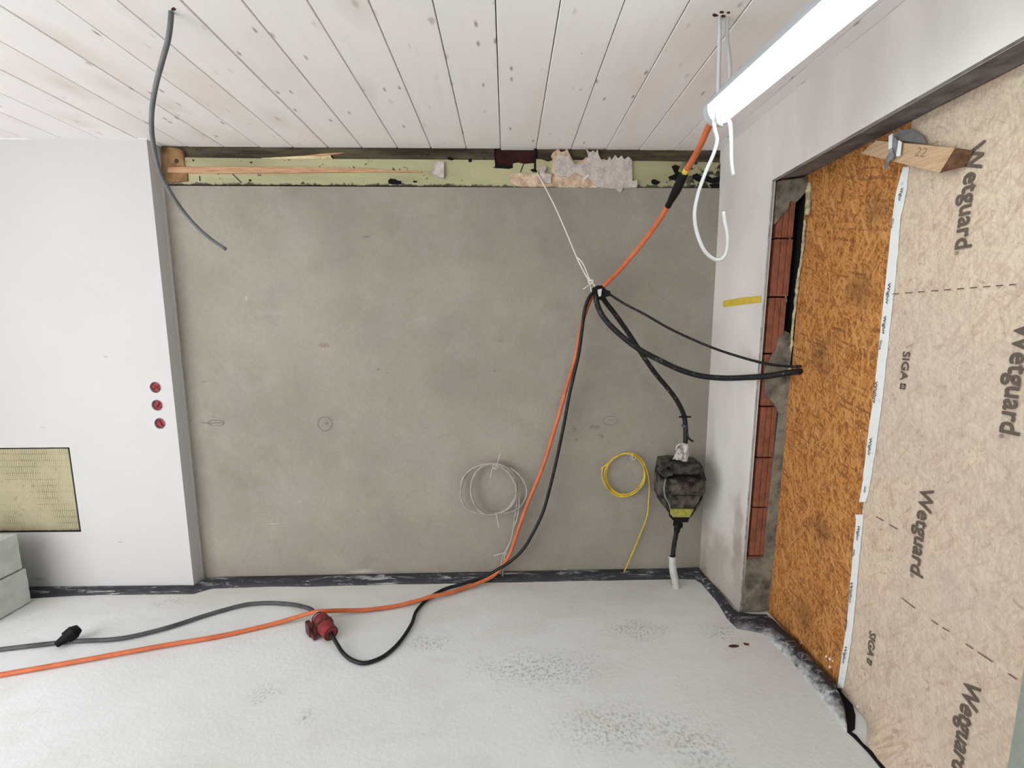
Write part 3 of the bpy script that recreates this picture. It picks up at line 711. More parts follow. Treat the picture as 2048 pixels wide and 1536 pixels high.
# ------------------------------------------------------------------ left wall fittings
ins = thing('insulation_board', 'yellowish ribbed mineral fibre board set into the white wall', 'insulation board', (-2.75, CHY, IZ0))
def ins_fn(u, v):
    x = IX0+0.006 + u*(IX1-IX0-0.014); z = IZ0+0.008 + v*(IZ1-IZ0-0.016)
    return Vector((x, CHY+0.007-0.003*nz(x, 0, z, 30)-0.0025*nz(x, 2, z, 70), z))
grid('fibre_panel', ins_fn, 90, 60, m_insul, ins, thick=(0, 0.010, 0))
bm = bmesh.new()
for lo, hi in (((IX0, CHY+0.002, IZ0), (IX1, CHY+0.021, IZ0+0.008)), ((IX0, CHY+0.002, IZ1-0.007), (IX1, CHY+0.021, IZ1)), ((IX1-0.010, CHY+0.002, IZ0), (IX1, CHY+0.021, IZ1)), ((IX0, CHY+0.002, IZ0), (IX0+0.004, CHY+0.021, IZ1))): box_bm(bm, lo, hi)
from_bm('dark_frame', bm, m_blackd, ins)
for i, (hc, lab) in enumerate(zip(hole_c, ('topmost of three red socket boxes in the white wall', 'middle one of three red socket boxes in the white wall', 'lowest of three red socket boxes, just above the fibre board level'))):
    t = thing('socket_box', lab, 'socket box', (hc.x, CHY, hc.z-HR), 'round red socket boxes in the white wall')
    A = Vector((hc.x, CHY+0.036, hc.z)); B = Vector((hc.x, CHY, hc.z))
    bm = bmesh.new(); n = 28
    def ring(r, y): return [bm.verts.new((hc.x+r*math.cos(2*math.pi*k/n), y, hc.z+r*math.sin(2*math.pi*k/n))) for k in range(n)]
    rr = [ring(HR-0.0005, CHY+0.034), ring(HR-0.0005, CHY-0.0012), ring(HR-0.0035, CHY-0.0012), ring(HR-0.0035, CHY+0.034)]
    for a, b in zip(rr, rr[1:]):
        for k in range(n): bm.faces.new([a[k], a[(k+1) % n], b[(k+1) % n], b[k]])
    from_bm('rim', bm, m_clear, t)
    cov = lathe('cover', A, B, [(0, HR-0.004), (0.026, HR-0.004), (0.028, HR-0.006), (0.0285, 0.001)], m_red, t)
    a0 = (0.6, -0.3, 0.25)[i]
    for s_ in (-1, 1):
        d = Vector((math.cos(a0*s_+i), 0, math.sin(a0*s_+i)))
        bm = bmesh.new(); sweep(bm, [B+Vector((0, 0.007, 0))-d*0.018, B+Vector((0, 0.0055, 0)), B+Vector((0, 0.007, 0))+d*0.018], 0.0018, 6)
        from_bm('cross_rib', bm, m_redd if s_ > 0 else m_cee, cov)
    box('latch', (hc.x+0.008, CHY+0.004, hc.z-0.020), (hc.x+0.020, CHY+0.012, hc.z-0.008), m_redd, cov, bev=0.001)
# aerated concrete blocks at the left edge
def block(lo, hi, lab, seed):
    bm = bmesh.new(); box_bm(bm, lo, hi, 0.006)
    bmesh.ops.subdivide_edges(bm, edges=[e for e in bm.edges if e.calc_length() > 0.05], cuts=8, use_grid_fill=True)
    for v in bm.verts:
        q = v.co; v.co += Vector((nz(q.x+seed, q.y, q.z, 30), nz(q.x, q.y+seed, q.z, 30), 0.5*nz(q.x, q.y, q.z+seed, 30)))*0.0018
    return tag(from_bm('concrete_block', bm, m_block), lab, 'block', 'stacked pale blocks by the white wall')
block((-3.08, 2.00, 0.004), (-2.580, 2.235, 0.196), 'pale aerated concrete block on the floor, lower of the stack', 1)
block((-3.09, 2.00, 0.203), (-2.586, 2.225, 0.398), 'pale aerated concrete block lying on top of another block', 5)

# ------------------------------------------------------------------ right opening: boarding, membrane, tape

osb = box('chipboard_panel', (OX, 0.70, 0.0), (OX+0.022, 2.155, 2.145), m_osb)
tag(osb, 'bare orange-brown chipboard panel closing the opening beside the brick reveal', 'panel')
def ytape(z): return 1.580 - 0.030*max(0, min(1, (z-1.0)/1.0))+0.012*max(0, min(1, (1.0-z)/1.0))
mem = thing('membrane_sheet', 'pale fleece membrane with dark grey lettering covering the right of the chipboard', 'membrane', (OX, 1.2, 0))
def flare(y, z):
    a = max(0, min(1, (1.47-y)/0.14)); b = max(0, 1-z/0.11)
    return 0.085*a*a*(3-2*a)*b*b
def mem_fn(u, v):
    z = 0.002 + (2.140-0.002)*v**1.35
    y0 = ytape(z)-0.012; y = y0 + u*(0.72-y0)
    return Vector((OX-0.0035-flare(y, z)-0.0012*nz(y, 0, z, 9)-0.0006*nz(y, 4, z, 30), y, z))
grid('fleece', mem_fn, 60, 90, m_memb, mem, thick=(0.003, 0, 0))
PX = OX-0.0078
DZ, DY = (0, 0, -1), (0, -1, 0)
for yb, zt, ln, cp in ((1.337, 1.985, 0.292, 0.047), (1.152, 1.478, 0.296, 0.047), (1.352, 0.956, 0.298, 0.044), (1.150, 0.448, 0.300, 0.044)):
    w = lettering('Wetguard', (PX, yb, zt), DZ, DY, ln, m_print, mem, 0.021, cp)
    lettering('®', (PX, yb, zt-ln-0.004), DZ, DY, 0.012, m_print, mem, 0.0, 0.012)
for yb, zt, ln, cp in ((1.470, 1.383, 0.098, 0.026), (1.478, 0.352, 0.100, 0.026)):
    lettering('SIGA', (PX, yb, zt), DZ, DY, ln, m_print, mem, 0.018, cp)
    bm = bmesh.new(); z0, y0, s_ = zt-ln-0.010, yb-0.003, 0.019
    for (a, b, c_, d) in ((0, 0, 1, 0.22), (0, 0.78, 1, 1), (0, 0, 0.22, 1), (0.78, 0, 1, 1), (0.4, 0.35, 0.62, 0.65)):
        bm.faces.new([bm.verts.new((PX, y0-s_*q, z0-s_*p)) for p, q in ((a, b), (a, d), (c_, d), (c_, b))])
    from_bm('printed_logo', bm, m_print, mem, normals=False)
# printed dashed guide lines
def dashes(P):
    for (a, b) in P:
        p, q = onX(*a, PX), onX(*b, PX); h_ = Vector((0, 0, 0.0016))
        bm = bmesh.new(); bm.faces.new([bm.verts.new(v) for v in (p-h_, q-h_, q+h_, p+h_)])
        from_bm('guide_line', bm, m_print, mem, normals=False)
dashes([((1784+26*k, 588.2-2.05*k), (1784+26*k+14, 588.2-2.05*k-1.1)) for k in range(10)])
dashes([((1752+27*k, 1033+16.5*k), (1752+27*k+15, 1033+16.5*k+9)) for k in (0, 1)])
dashes([((1803, 1196), (1830, 1217)), ((1862, 1240), (1875, 1249)), ((1884, 1255), (1898, 1263)), ((1931, 1288), (1946, 1298)), ((1955, 1304), (1985, 1324)), ((2016, 1347), (2033, 1359))])
# sealing tape in two lengths
tape = thing('sealing_tape', 'white printed sealing tape running down the edge of the fleece membrane', 'tape', (OX-0.006, 1.58, 0))
def tape_len(P, nm='tape_strip'):
    """P: (px left, px right, py) along the tape"""
    def fn(u, v):
        t = v*(len(P)-1); i = min(int(t), len(P)-2); f = t-i
        l = onX(P[i][0]*(1-f)+P[i+1][0]*f, P[i][2]*(1-f)+P[i+1][2]*f, OX-0.007); r_ = onX(P[i][1]*(1-f)+P[i+1][1]*f, P[i][2]*(1-f)+P[i+1][2]*f, OX-0.007)
        q = l.lerp(r_, u); q.y += 0.0022*nz(q.z, u, 0, 34)*(1 if u in (0, 1) else 0.5); q.x -= 0.0012*abs(nz(q.y, u*3, q.z, 20)); return q
    grid(nm, fn, 4, 60, m_tapew, tape, thick=(0.0015, 0, 0))
tape_len([(1806, 1818, 334), (1792, 1812, 385), (1784, 1800, 440), (1778, 1796, 500), (1770, 1789, 575), (1762, 1780, 650), (1755, 1773, 720), (1747, 1764, 800), (1737, 1756, 860), (1732, 1750, 905), (1723, 1738, 980), (1718, 1731, 1004)])
tape_len([(1710, 1726, 1029), (1712, 1726, 1040), (1707, 1721, 1090), (1702, 1715, 1150), (1698, 1711, 1200), (1692, 1705, 1260), (1684, 1698, 1310), (1674, 1687, 1376)])
TX = OX-0.0105
def tape_text(s_, a, b, side=0.0, cap=0.011):
    p, q = onX(*a, TX), onX(*b, TX); d = (q-p).normalized(); n_ = Vector((-1, 0, 0)).cross(d)
    lettering(s_, p, d, n_ if n_.y < 0 else -n_, (q-p).length, m_ink, tape, 0.012, cap)
tape_text('Wigluv', (1801, 376), (1796, 402)); tape_text('SIGA', (1784, 437), (1780, 458), cap=0.008)
tape_text('Wigluv', (1776, 566), (1771, 608)); tape_text('Wigluv', (1767, 632), (1764, 668)); tape_text('SIGA', (1760, 680), (1757, 700), cap=0.008)
tape_text('Wigluv', (1750, 762), (1746, 806)); tape_text('Wigluv', (1739, 875), (1735, 910)); tape_text('side', (1729, 972), (1727, 985), cap=0.008)
tape_text('Wigluv', (1715, 1050), (1712, 1080)); tape_text('side', (1707, 1098), (1705, 1112), cap=0.008)
tape_text('Wigluv', (1701, 1162), (1698, 1206)); tape_text('SIGA', (1692, 1240), (1690, 1256), cap=0.008); tape_text('Wigluv', (1690, 1290), (1684, 1326))
# white plaster splashes on the boards
sp = 0
for px, py, r in ((1652, 1313, 2.2), (1659, 1318, 2.6), (1665, 1322, 1.6), (1659, 1334, 2.4), (1715, 1413, 2.6), (1744, 1449, 2.6), (1602, 1286, 1.5), (1641, 1346, 1.4)):
    X = OX-0.0005 if px < 1680 else OX-0.008
    P = [onX(px+r*math.cos(a)*random.uniform(0.7, 1.2), py+1.3*r*math.sin(a)*random.uniform(0.7, 1.2), X) for a in [2*math.pi*k/9 for k in range(9)]]
    prism('plaster_splash', P, (0.003, 0, 0), m_splash, osb if px < 1680 else mem)
# batten wedged under the lintel
fr = [onX(1712, 284, 1.283), onX(1790, 284, 1.283), onX(1911, 296, 1.283), onX(1880, 346, 1.283), onX(1800, 327, 1.283), onX(1713, 308, 1.283)]
fr[0] = onX(1752, 281, 1.283); fr[5] = onX(1722, 307, 1.283); fr[1] = fr[0].lerp(fr[2], 0.45); fr[4] = fr[5].lerp(fr[3], 0.45)
bk = [Vector((1.333, q.y, q.z)) for q in fr]; bk[2] = onX(1947, 301, 1.333); bk[3] = onX(1930, 333, 1.333)
bat = thing('batten', 'short sawn wooden batten wedged under the lintel against the membrane', 'batten', tuple((fr[3]+bk[3])/2))
V = fr+bk
from_py('batten_body', V, [[0, 1, 4, 5], [1, 2, 3, 4], [6, 11, 10, 7], [7, 10, 9, 8], [0, 6, 7, 1], [1, 7, 8, 2], [5, 4, 10, 11], [4, 3, 9, 10], [0, 5, 11, 6]], m_bat, bat)
ef = [fr[2], bk[2], bk[3], fr[3]]
prism('end_grain', [p+Vector((0, -0.0005, 0)) for p in ef], (0, 0.002, 0), m_end, bat)
bd = (fr[2]-fr[1]).normalized(); bu_ = (fr[2]-fr[3]); bu_ = (bu_-bd*bu_.dot(bd)).normalized()
lettering('22', onX(1828, 312, 1.2822), bd, bu_, 0.04, m_pencil2, bat, 0.0, 0.026, 'pencil_note')
# torn piece of film with tape hanging round the batten
flm = thing('torn_film', 'torn strip of silvery film and white tape hanging round the batten', 'film', tuple(onX(1775, 345, 1.27)))
def ribbon(nm, P, mat, ext):
    Q = [onX(px, py, X) for px, py, X in P]
    return prism(nm, Q, ext, mat, flm)
ribbon('tape_scrap', [(1777, 272, 1.272), (1785, 267, 1.272), (1783, 297, 1.272), (1777, 299, 1.272)], m_tapew, (0.002, 0, 0))
ribbon('film_strip', [(1777, 299, 1.270), (1784, 296, 1.270), (1788, 312, 1.268), (1784, 318, 1.268), (1776, 324, 1.266), (1774, 338, 1.266), (1768, 336, 1.266), (1771, 318, 1.268), (1776, 308, 1.270)], m_film, (0.003, 0, 0))
ribbon('film_strip', [(1785, 270, 1.276), (1797, 283, 1.274), (1796, 304, 1.274), (1788, 316, 1.274), (1784, 300, 1.275)], m_film, (0.003, 0, 0))
ribbon('tape_scrap', [(1797, 280, 1.272), (1803, 284, 1.272), (1800, 312, 1.272), (1792, 313, 1.272)], m_tapew, (0.002, 0, 0))
ribbon('film_fold', [(1785, 269, 1.300), (1800, 260, 1.31), (1822, 258, 1.322), (1846, 272, 1.326), (1851, 287, 1.315), (1800, 281, 1.300)], m_filmd, (0.003, 0, 0.0))
# yellow tape mark on the plaster stub
def wallR(px, py, off=0.0035):
    d = ray(px, py); n_ = (JB-wr_corner(0)).cross(Vector((0, 0, 1))).normalized(); n_ = n_ if n_.x < 0 else -n_
    p0 = wr_corner(0).lerp(wr_corner(2.1), 0.76); p1 = JB.lerp(JT, 0.76); n_ = (p1-p0).cross(JT-JB).normalized(); n_ = n_ if n_.x < 0 else -n_
    t = (p0+n_*off-EYE).dot(n_)/d.dot(n_); return EYE+d*t
ty = prism('tape_mark', [wallR(*p) for p in ((1446, 603), (1450, 601), (1485, 595), (1521, 591.5), (1521, 605), (1485, 609), (1446, 614.5))], (0.0015, 0, 0), m_tape_y)
tag(ty, 'yellow masking tape strip stuck on the pale plaster stub', 'tape')

# ------------------------------------------------------------------ lamp and its hanging cables
TA = Vector((0.655, 1.452, 2.128)); TD = Vector((0.075, -0.41, 0.034)).normalized(); TB = TA+TD*1.22
lamp = thing('tube_lamp', 'bright white tube lamp hanging on cables below the plank ceiling', 'lamp', tuple(TA+TD*0.6))
RT = 0.041
lathe('diffuser', TA+TD*0.012, TB-TD*0.012, [(0.0, RT-0.002), (0.004, RT), (1.192, RT), (1.196, RT-0.002)], m_lamp, lamp, 32)
lathe('end_cap', TA+TD*0.012, TA-TD*0.03, [(0, RT+0.001), (0.022, RT+0.001), (0.030, RT-0.006), (0.031, 0.012), (0.040, 0.011)], m_housing, lamp, 28)
lathe('end_cap', TB-TD*0.012, TB+TD*0.03, [(0, RT+0.001), (0.022, RT+0.001), (0.030, RT-0.006), (0.031, 0.012)], m_housing, lamp, 28)
# opaque mounting rail along the top, carried down one side to shade the lintel
side = TD.cross(Vector((0, 0, 1))).normalized(); upt = side.cross(TD).normalized()
bm = bmesh.new(); V = []
for P in (TA+TD*0.012, TB-TD*0.012):
    V.append([bm.verts.new(P+side*((RT+0.002)*math.cos(a))+upt*((RT+0.002)*math.sin(a))) for a in [math.radians(12+193*k/10) for k in range(11)]] +
             [bm.verts.new(P+side*(0.012*s_)+upt*(RT+0.016)) for s_ in (-1, 1)])
n = 13
for i in range(n): bm.faces.new([V[0][i], V[0][(i+1) % n], V[1][(i+1) % n], V[1][i]])
bm.faces.new(V[0]); bm.faces.new(V[1][::-1])
from_bm('mounting_rail', bm, m_housing, lamp)
# suspension cables
YT = 1.452
def PY(P, ys): return [onY(px, py, y) for (px, py), y in zip(P, ys)]
r_ = 0.0056
pA = [onZ(1439, 29, H+0.01)] + [onY(x, y, w) for x, y, w in ((1439.5, 60, 1.445), (1438, 120, 1.435), (1436.5, 180, 1.418), (1435, 205, 1.408), (1433, 226, 1.410), (1433, 244, 1.425), (1444, 251, 1.455), (1447, 243, 1.470), (1434, 239, 1.455), (1428, 244, 1.430), (1430, 262, 1.425), (1434, 280, 1.425), (1427, 308, 1.43), (1411, 345, 1.44), (1396, 388, 1.45), (1389, 428, 1.455), (1394, 466, 1.46), (1408, 500, 1.46), (1424, 516, 1.46), (1438, 520.5, 1.455), (1449, 513, 1.45), (1455, 494, 1.445), (1455, 470, 1.44), (1450, 445, 1.44), (1447, 424, 1.44))]
tag(tube('suspension_cable', pA, r_, m_whitec, step=0.008), 'pale cable holding up the lamp, with a long looped tail below it', 'cable', 'cables holding up the tube lamp')
pB = [onZ(1455, 31, H+0.01)] + [onY(x, y, w) for x, y, w in ((1454, 55, 1.455), (1455, 85, 1.47), (1459, 115, 1.49), (1460, 145, 1.50), (1457, 175, 1.50), (1455, 205, 1.495), (1453, 232, 1.47), (1455, 240, 1.45), (1460, 246, 1.44), (1462, 268, 1.44), (1462.5, 296, 1.445), (1463, 320, 1.445), (1465, 340, 1.445), (1467.5, 352, 1.445))]
tag(tube('suspension_cable', pB, r_, m_whitec, step=0.008), 'pale cable behind the lamp end, with a short straight tail below it', 'cable', 'cables holding up the tube lamp')
for px, py, w in ((1430, 31, 6), (1443, 25, 5), (1447, 33, 5), (1457, 26, 4)):
    P = [onZ(px+w*math.cos(a)*random.uniform(0.7, 1.1), py+w*0.55*math.sin(a)*random.uniform(0.7, 1.1), H-0.0015) for a in [2*math.pi*k/10 for k in range(10)]]
    prism('drill_hole', P, (0, 0, 0.004), m_chip, ceil)
P = [onZ(347+5*math.cos(a)*random.uniform(0.7, 1.1), 19+4*math.sin(a)*random.uniform(0.7, 1.1), H-0.0015) for a in [2*math.pi*k/10 for k in range(10)]]
prism('drill_hole', P, (0, 0, 0.004), m_chip, ceil)
# grey cable from the ceiling at left
gc = [onZ(343, 16, H+0.01)] + [onY(x, y, w) for x, y, w in ((341, 45, 1.45), (336, 80, 1.47), (325, 120, 1.50), (313, 165, 1.54), (305, 210, 1.58), (303, 250, 1.62), (307, 290, 1.66), (317, 335, 1.70), (335, 375, 1.74), (360, 414, 1.78), (388, 448, 1.81), (420, 477, 1.84), (452, 499, 1.86))]
tag(tube('ceiling_cable', gc, 0.0072, m_greyc), 'grey cable hanging from the ceiling in front of the white wall corner', 'cable')

# ------------------------------------------------------------------ cable bundle on the back wall
YBU = 2.315
def path(P): return [onY(x, y, w) for x, y, w in P]
rO = 0.0106
def wy(x, y, o): return onB(x, y, o).y
# orange lead: lamp -> bundle -> down the wall -> over the floor
P = [TA-TD*0.026+Vector((0, 0, -0.008)), onY(1421, 246, 1.492)]
P += path([(1413, 263, 1.52), (1400, 292, 1.58), (1384, 322, 1.65), (1368, 348, 1.71), (1352, 382, 1.78), (1336, 412, 1.85), (1316, 444, 1.92), (1290, 480, 2.00), (1262, 514, 2.09), (1236, 544, 2.18), (1212, 568, 2.26), (1196, 582, 2.31)])
dn = [(1186, 590, 2.325), (1178, 606, 2.33), (1168, 634, 2.335), (1159, 670, 2.34), (1150, 718, 2.35), (1132, 778, 2.36), (1118, 831, 2.37), (1106, 868, 2.375), (1090, 922, 2.385), (1068, 977, 2.39), (1055, 1008, 2.39), (1035, 1064, 2.385), (1022, 1103, 2.38), (1011, 1123, 2.375)]
P += path(dn)
fl = [(991, 1148, 0.055), (964, 1163, 0.030), (924, 1178, 0.016), (894, 1187, 0.020), (865, 1192, 0.030), (840, 1200, 0.022), (805, 1209, 0.0115), (780, 1214, 0.0105), (731, 1220, 0.014), (682, 1221, 0.028), (655, 1222, 0.045), (630, 1224, 0.052), (604, 1231, 0.036), (560, 1244, 0.016), (500, 1259, 0.0105), (430, 1274, 0.0105), (340, 1289, 0.0105), (250, 1305, 0.0105), (130, 1327, 0.0105), (0, 1350, 0.0105), (-120, 1371, 0.0105)]
P += [onZ(x, y, h_) for x, y, h_ in fl]
P += [P[-1].lerp(Vector((-3.40, 1.62, 0.0105)), 0.5)+Vector((0, 0.02, 0)), Vector((-3.40, 1.62, 0.0105))]
lead = thing('orange_lead', 'orange lamp lead tied to the bundle and running across the floor', 'cable', tuple(onZ(900, 1186)))
tube('orange_sheath', P, rO, m_orange, lead)
sp_ = path([(1369, 346, 1.708), (1361, 363, 1.742), (1351, 384, 1.785), (1337, 409, 1.843)])
cen = [P[4].lerp(P[5], 0.9), P[5].lerp(P[6], 0.5), P[6], P[6].lerp(P[7], 0.55), P[7].lerp(P[8], 0.02)]
tube('black_tape_splice', cen, lambda t: 0.0155*(0.80+0.35*math.sin(math.pi*min(1, t*1.1+0.08))+0.05*math.sin(t*60)), m_blackd, lead, 12, 0.006)
tube('yellow_tape_end', [P[4].lerp(P[5], 0.62), P[4].lerp(P[5], 0.97)], 0.0118, m_tape_y, lead, 12)
# black lead down to the red plug
B = path([(1200, 580, 2.31), (1188, 584, 2.305), (1177, 597, 2.305), (1169, 622, 2.31), (1164, 660, 2.315), (1157, 710, 2.32), (1140, 784, 2.335), (1128, 848, 2.345), (1115, 911, 2.35), (1101, 971, 2.355), (1086, 1024, 2.355), (1064, 1070, 2.352), (1046, 1099, 2.35), (1022, 1122, 2.345)])
B += [onZ(x, y, h_) for x, y, h_ in ((997, 1138, 0.085), (966, 1155, 0.036), (924, 1168, 0.012), (895, 1176, 0.0095), (877, 1184, 0.0095), (855, 1198, 0.0095), (833, 1222, 0.0095), (824, 1246, 0.0095), (809, 1271, 0.0095), (789, 1295, 0.0095), (763, 1315, 0.0095), (731, 1326, 0.0095), (706, 1321, 0.010), (687, 1307, 0.014), (674, 1288, 0.024))]
PE = onZ(662, 1267, 0.040); PA_ = onZ(632, 1232, 0.041)
ax = (PE-PA_).normalized()
B += [PE+ax*0.006]
tag(tube('black_lead', B, 0.0088, m_blackp), 'black lead hanging beside the orange one and looping to the red plug', 'cable')
# red plug and socket pair
cee = thing('red_plug', 'red industrial plug and coupling lying on the pale floor', 'plug', (PE.x, PE.y, 0))
L = (PE-PA_).length
lathe('cable_gland', PA_, PE, [(0, 0.012), (0.004, 0.022), (0.018, 0.025), (0.0185, 0.028), (0.041, 0.029)], m_clear, cee)
lathe('gland_seal', PA_, PE, [(0.020, 0.029), (0.021, 0.0302), (0.026, 0.0302), (0.027, 0.029)], m_blackd, cee)
lathe('coupling', PA_, PE, [(0.040, 0.031), (0.043, 0.037), (0.056, 0.0385), (0.058, 0.0405), (0.064, 0.0405), (0.066, 0.0385), (L*0.52, 0.039)], m_cee, cee)
lathe('collar', PA_, PE, [(L*0.51, 0.040), (L*0.53, 0.0425), (L*0.60, 0.0425), (L*0.62, 0.037)], m_ceed, cee)
lathe('plug_body', PA_, PE, [(L*0.60, 0.037), (L*0.66, 0.0365), (L*0.92, 0.032), (L*0.95, 0.0335), (L, 0.0335)], m_cee, cee)
lathe('plug_end', PA_, PE, [(L*0.98, 0.0325), (L+0.001, 0.0325), (L+0.0012, 0.028), (L-0.004, 0.024), (L-0.004, 0.014), (L+0.003, 0.0125)], m_ceed, cee)
sd = ax.cross(Vector((0, 0, 1))).normalized()
if sd.x > 0: sd = -sd
up_ = Vector((0, 0, 1))
def cbox(nm, a, b, s0, s1, h0, h1, mat, par):
    V = [PA_+ax*(L*t)+sd*s_+up_*(h_-0.041) for t in (a, b) for s_ in (s0, s1) for h_ in (h0, h1)]
    bm = bmesh.new(); vv = [bm.verts.new(v) for v in V]
    bmesh.ops.convex_hull(bm, input=vv)
    bmesh.ops.bevel(bm, geom=[e for e in bm.edges if e.is_manifold and e.calc_face_angle(0) > 0.5], offset=0.003, segments=2, affect='EDGES')
    return from_bm(nm, bm, mat, par)
cbox('latch_arm', 0.28, 0.62, 0.030, 0.048, 0.020, 0.058, m_ceed, cee)
lid = cbox('lid', 0.20, 0.50, 0.046, 0.066, 0.004, 0.066, m_ceed, cee)
cbox('lid_hinge', 0.44, 0.70, 0.040, 0.060, 0.004, 0.034, m_ceed, lid)
for k in range(10):
    a = 2*math.pi*k/10; nv = sd*math.cos(a)+ax.cross(sd)*math.sin(a)
    bm = bmesh.new(); sweep(bm, [PA_+ax*(L*0.535)+nv*0.0425, PA_+ax*(L*0.595)+nv*0.0425], 0.0022, 6)
    from_bm('grip_rib', bm, m_ceed, cee)
# grey lead running on to the left
G = [PA_-ax*0.002]+[onZ(x, y, h_) for x, y, h_ in ((622, 1219, 0.036), (601, 1212, 0.024), (581, 1208.5, 0.014), (547, 1206, 0.0105), (513, 1207, 0.0105), (478, 1212, 0.0105), (410, 1231, 0.0105), (342, 1253, 0.0105), (273, 1271, 0.0105), (222, 1279, 0.0105), (154, 1282, 0.0105), (85, 1289, 0.0105), (0, 1299, 0.0105), (-110, 1312, 0.0105))]
G += [G[-1].lerp(Vector((-3.40, 1.78, 0.0105)), 0.5)+Vector((0, 0.01, 0)), Vector((-3.40, 1.78, 0.0105))]
tag(tube('grey_lead', G, 0.0102, m_greyd), 'dark grey rubber lead curving over the floor from the red plug', 'cable')
# black plug lying on the grey lead
bp = thing('black_plug', 'angular black plug lying on the grey lead at left', 'plug', tuple(onZ(130, 1290)))
q0 = onZ(118, 1286, 0.024); q1 = onZ(150, 1262, 0.050); axp = (q1-q0).normalized()
sp1 = axp.cross(Vector((0, 0, 1))).normalized(); sp2 = sp1.cross(axp)
def hexa(nm, t0, t1, w0, h0, w1, h1, mat, par, bev=0.003):
    bm = bmesh.new()
    for t, w, h_ in ((t0, w0, h0), (t1, w1, h1)):
        for a, b in ((-1, -0.6), (-0.6, -1), (0.6, -1), (1, -0.6), (1, 0.6), (0.6, 1), (-0.6, 1), (-1, 0.6)):
            bm.verts.new(q0+axp*t+sp1*(a*w)+sp2*(b*h_))
    bmesh.ops.convex_hull(bm, input=list(bm.verts))
    if bev: bmesh.ops.bevel(bm, geom=[e for e in bm.edges if e.calc_face_angle(0) > 0.4], offset=bev, segments=1, affect='EDGES')
    return from_bm(nm, bm, mat, par)
LP = (q1-q0).length
hexa('neck', -0.012, LP*0.45, 0.013, 0.013, 0.021, 0.019, m_blackd, bp)
hexa('plug_head', LP*0.40, LP*0.98, 0.027, 0.025, 0.031, 0.028, m_blackd, bp)
hexa('plug_face', LP*0.95, LP+0.018, 0.029, 0.026, 0.018, 0.016, m_blackd, bp)
# black cables from the bundle
K1 = path([(1198, 576, 2.30), (1192, 594, 2.285), (1200, 623, 2.27), (1219, 649, 2.255), (1248, 676, 2.235), (1279, 699, 2.215), (1324, 723, 2.19), (1364, 741, 2.165), (1403, 752, 2.14), (1443, 756, 2.11), (1482, 755.5, 2.08), (1535, 752, 2.035), (1588, 744, 1.99)]) + [Vector((OX+0.004, 1.986, 1.262))]
tag(tube('power_cable', K1, 0.0138, m_blackc, sides=12), 'thick black cable sagging from the bundle to the hole in the chipboard', 'cable')
K2 = path([(1203, 578, 2.30), (1214, 585, 2.29), (1248, 607, 2.265), (1290, 629, 2.235), (1337, 656, 2.20), (1390, 681, 2.16), (1443, 702, 2.12), (1509, 722, 2.06), (1548, 730, 2.03), (1585, 733, 2.0)]) + [Vector((OX+0.004, 1.988, 1.285))]
tag(tube('thin_cable', K2, 0.0062, m_blackc), 'thin black cable stretched from the bundle to the chipboard', 'cable')
K3 = path([(1199, 578, 2.325), (1207, 598, 2.325), (1232, 631, 2.33), (1258, 668, 2.335), (1285, 710, 2.34), (1311, 747, 2.342), (1337, 778, 2.345), (1353, 800, 2.345), (1365, 823, 2.345), (1370, 842, 2.345), (1371.5, 863, 2.342), (1371, 885, 2.338), (1369, 905, 2.335), (1367, 922, 2.335)])
kc = thing('feed_cable', 'thick black cable from the bundle down to the grimy connector', 'cable', tuple(K3[-1]))
tube('black_sheath', K3, 0.0128, m_blackc, kc, 12)
for py, r2, mt in ((833, 0.0165, m_blackd), (852, 0.0155, m_greyd)):
    c0 = onY(1369, py, 2.345); bm = bmesh.new()
    sweep(bm, [c0+Vector((-0.001, 0, -0.006)), c0+Vector((0.001, 0, 0.006))], r2, 14); t_ = from_bm('cable_clip', bm, mt, kc)
    if py == 833: box('clip_tail', (c0.x-0.034, c0.y-0.014, c0.z-0.004), (c0.x+0.030, c0.y-0.006, c0.z+0.004), m_blackd, t_)
tube('loose_tail', path([(1374, 866, 2.33), (1377, 876, 2.325), (1386, 883, 2.32)]), 0.006, m_blackc, kc)
# black tape knot holding the bundle
kn = thing('bundle_tape', 'black tape knot binding the cables where the white string holds them', 'tape', tuple(onY(1200, 595, 2.29)))
def blob(nm, P, Y, th, mat, par, amp, seed):
    return lump(nm, [onY(x, y, Y) for x, y in P], 0, th, mat, par, amp, seed)
blob('tape_wrap', [(1186, 578), (1193, 571), (1204, 571), (1210, 577), (1217, 582), (1220, 588), (1218, 592), (1210, 592), (1206, 598), (1199, 596), (1192, 590)], 2.268, 0.065, m_blackd, kn, 0.006, 3)
blob('tape_wrap', [(1205, 578), (1221, 583), (1219, 592), (1206, 593)], 2.262, 0.04, m_blackd, kn, 0.005, 5)
blob('tape_label', [(1195, 579), (1204, 577), (1203, 583), (1202, 592), (1198, 594), (1196, 586)], 2.259, 0.008, m_tape_grey, kn, 0.003, 8)
